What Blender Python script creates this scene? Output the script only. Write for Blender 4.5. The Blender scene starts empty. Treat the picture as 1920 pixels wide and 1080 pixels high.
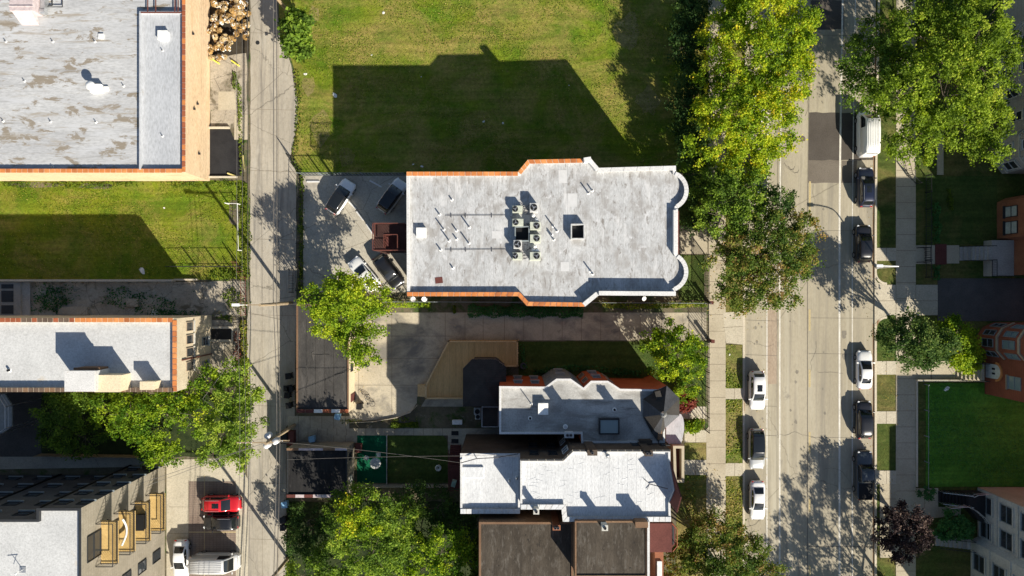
import bpy, bmesh, math, random
import numpy as np
from math import radians, sin, cos, pi, sqrt, atan2
from mathutils import Vector, Matrix

# ------------------------------------------------------------------ camera, world, sun
SC = bpy.context.scene
COL = SC.collection
H = 82.0            # camera height above the street, metres
S = 15.5            # photograph pixels per metre on the ground
cam_d = bpy.data.cameras.new('camera')
cam_d.sensor_width = 36.0
cam_d.lens = 36.0 * H / (1920 / S)
cam_d.clip_end = 2000
cam = bpy.data.objects.new('camera', cam_d)
COL.objects.link(cam)
cam.location = (0, 0, H)
cam.rotation_euler = (0, 0, 0)
SC.camera = cam

SUN_E = radians(30.0)
SUN_DIR = Vector((0.585 * cos(SUN_E), -0.811 * cos(SUN_E), sin(SUN_E))).normalized()   # towards the sun
w = bpy.data.worlds.new('World')
SC.world = w
w.use_nodes = True
nt = w.node_tree
sky = nt.nodes.new('ShaderNodeTexSky')
sky.sky_type = 'NISHITA'
sky.sun_disc = False
sky.sun_elevation = SUN_E
sky.sun_rotation = atan2(SUN_DIR.x, SUN_DIR.y)
sky.dust_density = 0.6
bg = nt.nodes['Background']
bg.inputs['Strength'].default_value = 0.062
nt.links.new(sky.outputs[0], bg.inputs['Color'])
sun_d = bpy.data.lights.new('sun', 'SUN')
sun_d.energy = 5.0
sun_d.angle = radians(0.5)
sun_d.color = (1.0, 0.925, 0.79)
sun = bpy.data.objects.new('sun', sun_d)
COL.objects.link(sun)
sun.location = SUN_DIR * 150
sun.rotation_euler = (-SUN_DIR).to_track_quat('-Z', 'Y').to_euler()
SC.view_settings.view_transform = 'Standard'
SC.view_settings.look = 'None'
SC.view_settings.exposure = 0.80
SC.view_settings.gamma = 1.0
SC.view_settings.use_curve_mapping = False

rnd = random.Random(7)
npr = np.random.default_rng(11)

# ------------------------------------------------------------------ measuring
def P(px, py, h=0.0):
    """photo measurement of a point known to stand h metres up -> metres"""
    k = (1 - h / H) / S
    return Vector(((px - 960) * k, (540 - py) * k, h))
def P2(px, py, h=0.0):
    v = P(px, py, h); return (v.x, v.y)
def poly(pts, h=0.0): return [P2(a, b, h) for a, b in pts]
def rect(x0, y0, x1, y1): return [(x0, y1), (x1, y1), (x1, y0), (x0, y0)]

# ------------------------------------------------------------------ materials
MATS = {}
def lin(c):
    return tuple(c) + (1.0,) if len(c) == 3 else tuple(c)
class NT:
    def __init__(s, name):
        s.m = bpy.data.materials.new(name); s.m.use_nodes = True
        s.t = s.m.node_tree; s.b = s.t.nodes['Principled BSDF']; s.pos = None
    def n(s, t, **kw):
        x = s.t.nodes.new(t)
        for k, v in kw.items(): setattr(x, k, v)
        return x
    def l(s, a, b): s.t.links.new(a, b)
    def coord(s, scale=(1, 1, 1), obj=False):
        if obj: src = s.n('ShaderNodeTexCoord').outputs['Object']
        else: src = s.n('ShaderNodeNewGeometry').outputs['Position']
        mp = s.n('ShaderNodeMapping'); mp.inputs['Scale'].default_value = scale
        s.l(src, mp.inputs['Vector']); return mp.outputs[0]
    def noise(s, scale, detail=4, rough=.6, stretch=(1, 1, 1), obj=False, dist=0):
        x = s.n('ShaderNodeTexNoise'); x.inputs['Scale'].default_value = scale
        x.inputs['Detail'].default_value = detail; x.inputs['Roughness'].default_value = rough
        x.inputs['Distortion'].default_value = dist
        s.l(s.coord(stretch, obj), x.inputs['Vector']); return x.outputs['Fac']
    def ramp(s, fac, stops):
        r = s.n('ShaderNodeValToRGB'); e = r.color_ramp.elements
        while len(e) < len(stops): e.new(.5)
        for i, (p, c) in enumerate(stops): e[i].position = p; e[i].color = lin(c) if not isinstance(c, (int, float)) else (c, c, c, 1)
        s.l(fac, r.inputs[0]); return r.outputs[0]
    def mix(s, fac, a, b, mode='MIX'):
        m = s.n('ShaderNodeMix', data_type='RGBA', blend_type=mode)
        for sock, v in ((m.inputs[0], fac), (m.inputs[6], a), (m.inputs[7], b)):
            if hasattr(v, 'links'): s.l(v, sock)
            elif isinstance(v, (int, float)): sock.default_value = v
            else: sock.default_value = lin(v)
        return m.outputs[2]
    def line(s, axis, period, width, offset=0.0):
        """1 on thin stripes every `period` metres along an axis"""
        sp = s.n('ShaderNodeSeparateXYZ'); s.l(s.coord(), sp.inputs[0])
        a = s.n('ShaderNodeMath', operation='MULTIPLY_ADD'); s.l(sp.outputs[axis], a.inputs[0]); a.inputs[1].default_value = 1 / period; a.inputs[2].default_value = 50 + offset
        f = s.n('ShaderNodeMath', operation='FRACT'); s.l(a.outputs[0], f.inputs[0])
        c = s.n('ShaderNodeMath', operation='LESS_THAN'); s.l(f.outputs[0], c.inputs[0]); c.inputs[1].default_value = width / period
        return c.outputs[0]
    def bump(s, h, strength=.4, dist=.03):
        b = s.n('ShaderNodeBump'); b.inputs['Strength'].default_value = strength; b.inputs['Distance'].default_value = dist
        s.l(h, b.inputs['Height']); s.l(b.outputs[0], s.b.inputs['Normal'])
    def out(s, col, rough=.85, spec=.3, metal=0.0):
        if hasattr(col, 'links'): s.l(col, s.b.inputs['Base Color'])
        else: s.b.inputs['Base Color'].default_value = lin(col)
        s.b.inputs['Roughness'].default_value = rough
        s.b.inputs['Specular IOR Level'].default_value = spec
        s.b.inputs['Metallic'].default_value = metal
        return s.m

def plain(name, col, rough=.7, metal=0.0, var=.18, scale=3, spec=.3, coat=0.0):
    if name in MATS: return MATS[name]
    t = NT(name)
    f = t.noise(scale, 4)
    lo = tuple(c * (1 - var) for c in col); hi = tuple(min(1, c * (1 + var)) for c in col)
    t.out(t.ramp(f, [(.3, lo), (.7, hi)]), rough, spec, metal)
    if coat: t.b.inputs['Coat Weight'].default_value = coat; t.b.inputs['Coat Roughness'].default_value = .08
    MATS[name] = t.m; return t.m

def surf(name, a, b, blot=.25, grain=9, stretch=(1, 1, 1), spots=None, lines=None, bump=.3, rough=.9, cracks=None, spec=.2, bump_scale=None, ga=.75):
    """weathered surface: blotches a<->b, fine grain, stains [(colour, scale, lo, hi, stretch)], ruled lines [(axis, period, width, amount, colour)]"""
    if name in MATS: return MATS[name]
    t = NT(name)
    c = t.ramp(t.noise(blot, 6, .65, stretch), [(.36, a), (.64, b)])
    g = t.noise(grain, 5, .75, stretch)
    c = t.mix(ga, c, t.ramp(g, [(.25, .55), (.5, 1.0), (.78, 1.35)]), 'MULTIPLY')
    for col, sc, lo, hi, st in (spots or []):
        f = t.ramp(t.noise(sc, 7, .68, st, dist=.4), [(lo, 0.0), (hi, 1.0)])
        c = t.mix(f, c, col)
    for ax, per, wd, amt, col in (lines or []):
        m = t.n('ShaderNodeMath', operation='MULTIPLY'); t.l(t.line(ax, per, wd), m.inputs[0]); m.inputs[1].default_value = amt
        c = t.mix(m.outputs[0], c, col)
    if cracks:
        v = t.n('ShaderNodeTexVoronoi', feature='DISTANCE_TO_EDGE'); v.inputs['Scale'].default_value = cracks[0]
        nz = t.noise(.8, 5); mp = t.coord()
        ad = t.n('ShaderNodeVectorMath', operation='ADD'); t.l(mp, ad.inputs[0]); t.l(nz, ad.inputs[1]); t.l(ad.outputs[0], v.inputs['Vector'])
        f = t.ramp(v.outputs['Distance'], [(0.0, cracks[1]), (cracks[2], 0.0)])
        c = t.mix(f, c, (a[0] * .3, a[1] * .3, a[2] * .3))
    t.out(c, rough, spec)
    t.bump(t.noise(bump_scale or grain, 5, .75, stretch), bump, .04)
    MATS[name] = t.m; return t.m

def grass(name, a, b, dry, dryamt=.5, c=.25):
    if name in MATS: return MATS[name]
    t = NT(name)
    col = t.ramp(t.noise(c, 6, .65), [(.40, a), (.60, b)])
    dr = t.ramp(t.noise(.16, 9, .72, (1, 1.3, 1), dist=.6), [(dryamt - .06, 0.0), (dryamt + .13, .85)])
    col = t.mix(dr, col, dry)
    dk = t.ramp(t.noise(.28, 7, .7, (1, 1, 1), dist=.3), [(.52, 0.0), (.70, .5)])
    col = t.mix(dk, col, (a[0] * .55, a[1] * .72, a[2] * .8))
    br = t.ramp(t.noise(.6, 8, .75, (1, 1, 1)), [(.63, 0.0), (.72, .55)])
    col = t.mix(br, col, (dry[0] * .8, dry[1] * .62, dry[2] * .9))
    col = t.mix(.55, col, t.ramp(t.noise(.6, 5, .6, (.10, 2.4, 1)), [(.38, .72), (.62, 1.25)]), 'MULTIPLY')
    col = t.mix(.8, col, t.ramp(t.noise(3.0, 8, .85), [(.34, .5), (.5, .97), (.66, 1.45)]), 'MULTIPLY')
    t.out(col, .95, .1)
    t.bump(t.noise(7, 8, .85), 1.0, .14)
    MATS[name] = t.m; return t.m

def leafmat(name, stops, trans=.35):
    if name in MATS: return MATS[name]
    t = NT(name)
    at = t.n('ShaderNodeAttribute'); at.attribute_name = 'tint'
    c = t.ramp(at.outputs['Fac'], stops)
    t.out(c, .7, .12)
    tr = t.n('ShaderNodeBsdfTranslucent'); mx = t.n('ShaderNodeMixShader'); mx.inputs[0].default_value = trans
    c2 = t.mix(.5, c, (.75, .9, .12), 'MULTIPLY')
    hs = t.n('ShaderNodeHueSaturation'); hs.inputs['Value'].default_value = 1.5; hs.inputs['Saturation'].default_value = 1.1
    t.l(c, hs.inputs['Color']); t.l(hs.outputs[0], tr.inputs['Color'])
    t.l(t.b.outputs[0], mx.inputs[1]); t.l(tr.outputs[0], mx.inputs[2])
    t.l(mx.outputs[0], t.t.nodes['Material Output'].inputs['Surface'])
    MATS[name] = t.m; return t.m

def glass(name, col, rough=.06):
    if name in MATS: return MATS[name]
    t = NT(name); t.out(col, rough, .8); MATS[name] = t.m; return t.m

M = {}
M['soil'] = surf('soil', (.10, .085, .055), (.17, .145, .095), .35, 6, spots=[((.05, .085, .02), .5, .5, .62, (1, 1, 1)), ((.26, .23, .17), .8, .6, .7, (1, 1, 1))], bump=.8)
M['ground'] = grass('ground', (.045, .075, .015), (.08, .10, .03), (.16, .13, .06), .5)
M['lawn_n'] = grass('lawn_north', (.105, .185, .013), (.175, .220, .017), (.32, .25, .075), .465)
M['lawn_w'] = grass('lawn_west', (.110, .180, .013), (.185, .220, .017), (.30, .245, .065), .52)
M['lawn_e'] = grass('lawn_east', (.065, .20, .022), (.10, .25, .03), (.13, .14, .04), .72)
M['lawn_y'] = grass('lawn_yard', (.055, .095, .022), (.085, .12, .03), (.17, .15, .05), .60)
M['verge'] = grass('verge_grass', (.09, .15, .02), (.14, .18, .03), (.27, .21, .085), .45)
M['verge_e'] = grass('verge_grass_east', (.055, .09, .02), (.10, .125, .03), (.20, .16, .06), .52)
M['turf'] = surf('artificial_turf', (.0, .065, .03), (.004, .105, .05), .6, 8, bump=.2)
M['road'] = surf('road_concrete', (.335, .297, .22), (.405, .36, .27), .12, 5, (1, .35, 1), bump=.1, ga=.4, spots=[((.25, .225, .18), .55, .50, .70, (1.5, .07, 1)), ((.45, .415, .325), .5, .54, .72, (1.3, .05, 1)), ((.22, .20, .165), 2.2, .70, .75, (1, .5, 1)), ((.24, .22, .18), .35, .62, .72, (1, 1, 1))], cracks=(.05, .5, .003))
M['road_joint'] = plain('road_joint', (.17, .15, .12), .95)
M['patch'] = surf('asphalt_patch', (.075, .064, .055), (.098, .085, .073), .3, 8, bump=.3)
M['patch2'] = surf('asphalt_patch_old', (.14, .118, .096), (.175, .15, .122), .3, 8, bump=.3)
M['asphalt'] = surf('asphalt_drive', (.075, .072, .07), (.11, .105, .10), .25, 8, bump=.3, spots=[((.05, .05, .05), .5, .6, .72, (1, 1, 1))])
M['tar'] = surf('black_tar', (.018, .018, .020), (.03, .03, .032), .5, 9, bump=.5, spots=[((.12, .11, .10), 2.5, .74, .78, (1, 1, 1))])
M['walk'] = surf('sidewalk_concrete', (.39, .34, .25), (.47, .415, .31), .25, 6, bump=.15, ga=.5, spots=[((.33, .28, .21), .5, .58, .75, (1, 1, 1))])
M['walk2'] = surf('pale_concrete', (.43, .385, .295), (.51, .46, .36), .25, 6, bump=.15, spots=[((.40, .35, .26), .5, .6, .75, (1, 1, 1))])
M['joint'] = plain('concrete_joint', (.20, .165, .12), .95)
M['alley'] = surf('alley_concrete', (.345, .31, .25), (.425, .385, .315), .15, 5, (1, .5, 1), bump=.2, ga=.5, spots=[((.21, .195, .17), .5, .50, .68, (2, .12, 1)), ((.44, .41, .35), .4, .58, .7, (1.5, .2, 1)), ((.20, .18, .15), 1.2, .68, .74, (1, .5, 1))], cracks=(.16, .7, .008))
M['drive'] = surf('driveway_concrete', (.42, .365, .27), (.52, .46, .35), .2, 6, bump=.2, ga=.5, spots=[((.20, .185, .16), .22, .45, .64, (1, 1.5, 1)), ((.17, .155, .13), .7, .64, .74, (1, 1, 1))])
M['lot'] = surf('parking_concrete', (.37, .34, .28), (.46, .425, .35), .2, 6, bump=.2, spots=[((.28, .255, .22), .35, .52, .72, (1, 1, 1))], cracks=(.12, .6, .006))
M['yardc'] = surf('old_concrete', (.32, .28, .22), (.43, .38, .30), .4, 6, bump=.5, spots=[((.15, .13, .09), .6, .52, .64, (1, 1, 1)), ((.06, .09, .02), 1.0, .62, .68, (1, 1, 1))], cracks=(.3, .8, .012))
M['pavers'] = surf('brick_pavers', (.20, .15, .12), (.28, .22, .175), .4, 9, bump=.4, lines=[(0, .42, .05, .5, (.10, .08, .07)), (1, .22, .04, .5, (.10, .08, .07))])
M['curb'] = surf('curb_concrete', (.50, .44, .34), (.58, .52, .41), .3, 7, bump=.2, spots=[((.22, .12, .06), .7, .62, .70, (1, .2, 1))])
M['rust_line'] = surf('gutter_rust', (.26, .15, .08), (.36, .24, .14), .6, 7, (1, .3, 1), bump=.3)
M['rust'] = surf('rusty_lane', (.34, .265, .195), (.40, .33, .25), .3, 6, (1, .3, 1), bump=.15)
M['white'] = surf('white_marking', (.55, .52, .45), (.72, .69, .62), .8, 8, bump=.1)
M['yellow'] = surf('yellow_marking', (.46, .37, .20), (.52, .42, .22), .8, 8, bump=.1)
M['roof_pale'] = surf('pale_membrane', (.41, .415, .42), (.50, .505, .51), .5, 7, (1.0, .35, 1), bump=.1, rough=.75,
    spots=[((.32, .31, .30), .5, .48, .62, (1.3, .8, 1)), ((.22, .205, .19), 1.2, .56, .66, (1.7, .7, 1)), ((.29, .28, .27), 2.6, .57, .66, (2.2, .6, 1)), ((.56, .56, .57), 1.1, .60, .68, (1.3, .8, 1)), ((.57, .57, .57), .5, .56, .70, (1.5, .5, 1)), ((.20, .185, .17), 2.6, .64, .70, (2.2, .7, 1))],
    lines=[(0, .98, .05, .45, (.27, .27, .27)), (1, 7.3, .05, .3, (.27, .27, .27))])
M['roof_grey'] = surf('grey_coated_membrane', (.40, .405, .415), (.48, .485, .49), .35, 6, (.3, 1.2, 1), bump=.1, rough=.75,
    spots=[((.50, .51, .53), .25, .52, .66, (.35, 2.2, 1)), ((.25, .215, .17), .55, .55, .60, (.6, 1.4, 1)), ((.33, .30, .26), 1.1, .56, .66, (.22, 1.8, 1)), ((.22, .19, .16), 1.7, .66, .71, (.5, 1.2, 1)), ((.30, .30, .30), .9, .56, .70, (.12, 2.5, 1))],
    lines=[(1, 1.0, .03, .18, (.36, .35, .35))])
M['roof_strip'] = surf('grey_strip_membrane', (.40, .415, .44), (.46, .475, .50), .4, 6, (1, .3, 1), bump=.1, rough=.75, spots=[((.34, .31, .27), .8, .64, .74, (3, .5, 1))])
M['roof_cream'] = surf('cream_membrane', (.47, .475, .475), (.54, .545, .545), .3, 6, bump=.1, rough=.75, spots=[((.52, .43, .30), .25, .62, .74, (1, 1, 1))], lines=[(1, 1.0, .03, .15, (.45, .44, .43))])
M['roof_b'] = surf('patchy_silver_roof', (.30, .295, .28), (.50, .49, .465), .3, 6, (1, 1, 1), bump=.2, rough=.7,
    spots=[((.22, .205, .185), .3, .50, .66, (.6, 1.6, 1)), ((.10, .095, .09), .5, .62, .76, (.5, 1.8, 1))], lines=[(0, 1.0, .03, .3, (.22, .21, .20))])
M['roof_white'] = surf('white_coated_roof', (.54, .55, .56), (.63, .64, .65), .3, 5, (1.6, .6, 1), bump=1.0, rough=.6, bump_scale=1.3,
    spots=[((.45, .38, .30), 1.2, .72, .76, (3.5, .8, 1))], lines=[(0, .95, .05, .4, (.45, .45, .46))])
M['roof_brown'] = surf('old_brown_felt', (.045, .037, .029), (.082, .068, .053), .5, 6, (1.8, .6, 1), bump=.7, rough=.95,
    spots=[((.13, .117, .10), 1.3, .52, .70, (1.8, .6, 1)), ((.022, .02, .018), 2.2, .60, .68, (1, .6, 1)), ((.16, .145, .125), 3, .62, .72, (1.3, .5, 1))], lines=[(0, .95, .04, .5, (.035, .03, .025))])
M['roof_felt'] = surf('wrinkled_grey_felt', (.045, .043, .041), (.078, .073, .068), .35, 6, (1.5, .7, 1), bump=.9, rough=.92, bump_scale=.9,
    spots=[((.12, .11, .10), 1.0, .58, .70, (2.5, .3, 1))], lines=[(0, .95, .04, .4, (.07, .06, .05))])
M['roof_black'] = surf('black_felt', (.014, .014, .015), (.028, .027, .027), .5, 7, (3, .4, 1), bump=.6, rough=.9,
    spots=[((.07, .068, .066), 1.2, .58, .74, (2.5, .4, 1))])
M['shingle'] = surf('dark_shingles', (.036, .033, .030), (.058, .053, .048), .6, 12, (1, 1, 1), bump=.6, rough=.9, lines=[(1, .28, .03, .35, (.02, .02, .022))])
M['shingle2'] = surf('grey_shingles', (.075, .077, .083), (.11, .112, .12), .6, 12, (1, 1, 1), bump=.6, rough=.9, lines=[(0, .28, .03, .35, (.03, .03, .032))])
M['brown_shingle'] = surf('brown_asphalt_siding', (.075, .056, .043), (.11, .085, .066), .6, 12, bump=.4, lines=[(2, .35, .03, .35, (.04, .03, .025))])
M['stucco'] = surf('peach_painted_wall', (.60, .44, .28), (.66, .50, .33), .3, 6, (.4, .4, 1), bump=.2, spots=[((.52, .35, .20), .5, .55, .75, (.6, .35, 1))])
M['stucco2'] = surf('cream_painted_wall', (.66, .55, .38), (.70, .60, .42), .3, 6, bump=.2)
M['tanbrick'] = surf('tan_brick', (.50, .42, .30), (.60, .52, .38), .5, 8, bump=.4, lines=[(2, .3, .04, .3, (.30, .26, .20))])
M['brick5'] = surf('beige_brick', (.25, .225, .175), (.33, .295, .235), .5, 8, bump=.4, lines=[(2, .4, .07, .55, (.24, .20, .15)), (1, .8, .05, .3, (.24, .20, .15))])
M['darkclad'] = surf('charcoal_brick', (.06, .058, .06), (.085, .083, .085), .5, 8, bump=.4, lines=[(2, .4, .06, .4, (.10, .098, .10)), (0, .8, .05, .25, (.10, .098, .10))])
M['redbrick'] = surf('red_brick', (.36, .085, .032), (.46, .115, .045), .5, 8, bump=.4, lines=[(2, .3, .04, .3, (.22, .07, .04))])
M['redbrick2'] = surf('orange_brick', (.24, .095, .05), (.31, .13, .07), .5, 8, bump=.4, lines=[(2, .3, .04, .35, (.24, .09, .05))])
M['darkred'] = surf('weathered_red_brick', (.24, .075, .042), (.32, .10, .058), .6, 8, bump=.4, lines=[(2, .3, .05, .4, (.12, .05, .035))])
M['brownbrick'] = surf('brown_brick', (.17, .10, .06), (.24, .15, .09), .5, 8, bump=.4, lines=[(2, .3, .04, .35, (.14, .08, .05))])
M['greystone'] = surf('greystone', (.34, .32, .29), (.44, .42, .38), .4, 6, bump=.4, lines=[(2, .6, .05, .4, (.20, .19, .17))])
M['limestone'] = surf('pale_limestone', (.44, .43, .39), (.54, .53, .48), .4, 6, bump=.3, lines=[(2, .7, .04, .35, (.34, .32, .29))])
M['tanstone'] = surf('tan_common_brick', (.34, .275, .20), (.42, .345, .255), .4, 8, bump=.4, lines=[(2, .3, .04, .3, (.30, .22, .15))])
M['terra_a'] = plain('terracotta_tile', (.56, .20, .06), .6, var=.2, scale=1.2)
M['terra_b'] = plain('terracotta_tile_light', (.62, .25, .085), .6, var=.2, scale=1.2)
M['terra_c'] = plain('terracotta_tile_dark', (.30, .09, .04), .6, var=.2, scale=1.2)
M['terra_d'] = plain('terracotta_tile_sooty', (.44, .15, .05), .6, var=.25, scale=1.2)
M['dark_tile'] = plain('glazed_brown_tile', (.13, .09, .065), .5, var=.3, scale=1.2)
M['mortar'] = plain('mortar', (.62, .55, .43), .9)
M['whitepar'] = surf('white_parapet', (.56, .555, .545), (.64, .635, .625), .5, 7, bump=.15, spots=[((.42, .36, .30), 1.5, .67, .72, (1, 1, 1))])
M['metal'] = plain('galvanised_metal', (.52, .53, .54), .35, .7)
M['white_metal'] = plain('white_metal', (.78, .78, .76), .4)
M['dark'] = plain('dark_metal', (.025, .026, .028), .5)
M['black'] = plain('black_plastic', (.012, .012, .013), .55)
M['greyp'] = plain('grey_pipe', (.10, .10, .11), .5)
M['ac'] = plain('putty_metal_housing', (.47, .49, .41), .5)
M['ac2'] = plain('silver_metal_housing', (.50, .50, .49), .45)
M['wood'] = surf('cedar_boards', (.56, .385, .17), (.66, .465, .22), .8, 7, (3, .3, 1), bump=.3, lines=[(0, .15, .018, .55, (.22, .14, .07)), (0, .75, .04, .5, (.25, .16, .08))])
M['wood_h'] = surf('cedar_railing', (.56, .40, .20), (.66, .48, .26), .8, 7, bump=.3)
M['porchwood'] = surf('maroon_porch_boards', (.055, .028, .024), (.08, .04, .034), .8, 7, bump=.3, lines=[(0, .2, .02, .5, (.04, .02, .015))])
M['porchrail'] = plain('rust_red_railing', (.13, .042, .03), .7)
M['maroon'] = surf('maroon_painted_metal', (.10, .035, .03), (.14, .05, .042), .6, 7, bump=.2)
M['balwood'] = surf('golden_balcony_boards', (.50, .34, .13), (.60, .42, .17), .8, 7, bump=.3, lines=[(1, .16, .02, .5, (.32, .2, .08))])
M['pole'] = surf('weathered_pole', (.28, .21, .13), (.36, .28, .18), 1, 8, (1, 1, .2), bump=.3)
M['glass'] = glass('dark_window_glass', (.03, .035, .04))
M['glass_b'] = glass('pale_window_glass', (.20, .26, .27), .12)
M['curtain'] = plain('window_blind', (.42, .46, .42), .6)
M['carglass'] = glass('car_glass', (.012, .014, .016), .04)
M['frame'] = plain('white_window_frame', (.62, .62, .60), .5)
M['dframe'] = plain('dark_window_frame', (.03, .032, .035), .5)
M['gframe'] = plain('grey_green_frame', (.22, .25, .26), .5)
M['rubber'] = plain('rubber', (.018, .018, .018), .8)
M['rim'] = plain('wheel_rim', (.45, .45, .46), .3, .8)
M['head'] = glass('headlight', (.7, .72, .74), .1)
M['tail'] = glass('taillight', (.45, .02, .015), .2)
M['bluebin'] = plain('blue_bin_plastic', (.22, .42, .62), .5)
M['ybar'] = plain('yellow_bar_paint', (.85, .75, .10), .6)
M['pink'] = plain('pinkish_metal', (.52, .44, .44), .5)
M['wire'] = plain('cable_insulation', (.13, .12, .11), .6)
M['ivory'] = plain('ivory_bag', (.75, .74, .70), .6)
M['bark'] = surf('bark', (.10, .08, .06), (.16, .13, .10), 2, 10, (1, 1, .3), bump=.6)
def paint(name, col, metal=.0):
    if name in MATS: return MATS[name]
    t = NT(name); t.out(col, .32, .5, metal); t.b.inputs['Coat Weight'].default_value = .8; t.b.inputs['Coat Roughness'].default_value = .05
    MATS[name] = t.m; return t.m
PW = paint('white_paint', (.80, .80, .79)); PK = paint('black_paint', (.012, .012, .014)); PR = paint('red_paint', (.52, .012, .02), .1)
PS = paint('silver_paint', (.62, .62, .61), .2); PD = paint('dark_slate_paint', (.035, .045, .055), .2); PB = paint('navy_paint', (.015, .02, .045), .2)

L_YG = leafmat('leaf_yellow_green', [(0, (.07, .13, .012)), (.3, (.17, .27, .016)), (.6, (.33, .42, .02)), (.85, (.50, .50, .03)), (1, (.62, .46, .03))])
L_G = leafmat('leaf_mid_green', [(0, (.06, .11, .018)), (.4, (.14, .23, .028)), (.75, (.25, .35, .04)), (1, (.36, .42, .06))])
L_O = leafmat('leaf_olive_lime', [(0, (.055, .10, .012)), (.4, (.15, .225, .02)), (.75, (.28, .38, .035)), (1, (.44, .48, .06))])
L_B = leafmat('leaf_bright_green', [(0, (0.062, 0.138, 0.010)), (.4, (0.188, 0.288, 0.019)), (.8, (0.375, 0.463, 0.027)), (1, (0.575, 0.575, 0.044))])
L_D = leafmat('leaf_deep_green', [(0, (0.024, 0.057, 0.016)), (.5, (0.061, 0.115, 0.027)), (.85, (0.121, 0.189, 0.041)), (1, (0.203, 0.257, 0.068))])
L_M = leafmat('leaf_maple_turning', [(0, (.04, .08, .015)), (.4, (.095, .155, .025)), (.7, (.19, .22, .04)), (.88, (.26, .22, .05)), (1, (.32, .20, .08))])
L_P = leafmat('leaf_purple', [(0, (.018, .012, .014)), (.5, (.04, .025, .024)), (.85, (.10, .065, .055)), (1, (.25, .18, .14))], .15)
L_R = leafmat('leaf_red_shrub', [(0, (.08, .02, .015)), (.6, (.20, .05, .035)), (1, (.36, .13, .09))])
L_H = leafmat('leaf_hedge', [(0, (.03, .09, .03)), (.6, (.055, .17, .05)), (1, (.10, .24, .06))])
L_W = leafmat('leaf_weed', [(0, (.05, .09, .012)), (.5, (.13, .19, .02)), (.85, (.25, .28, .035)), (1, (.36, .28, .07))])

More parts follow.
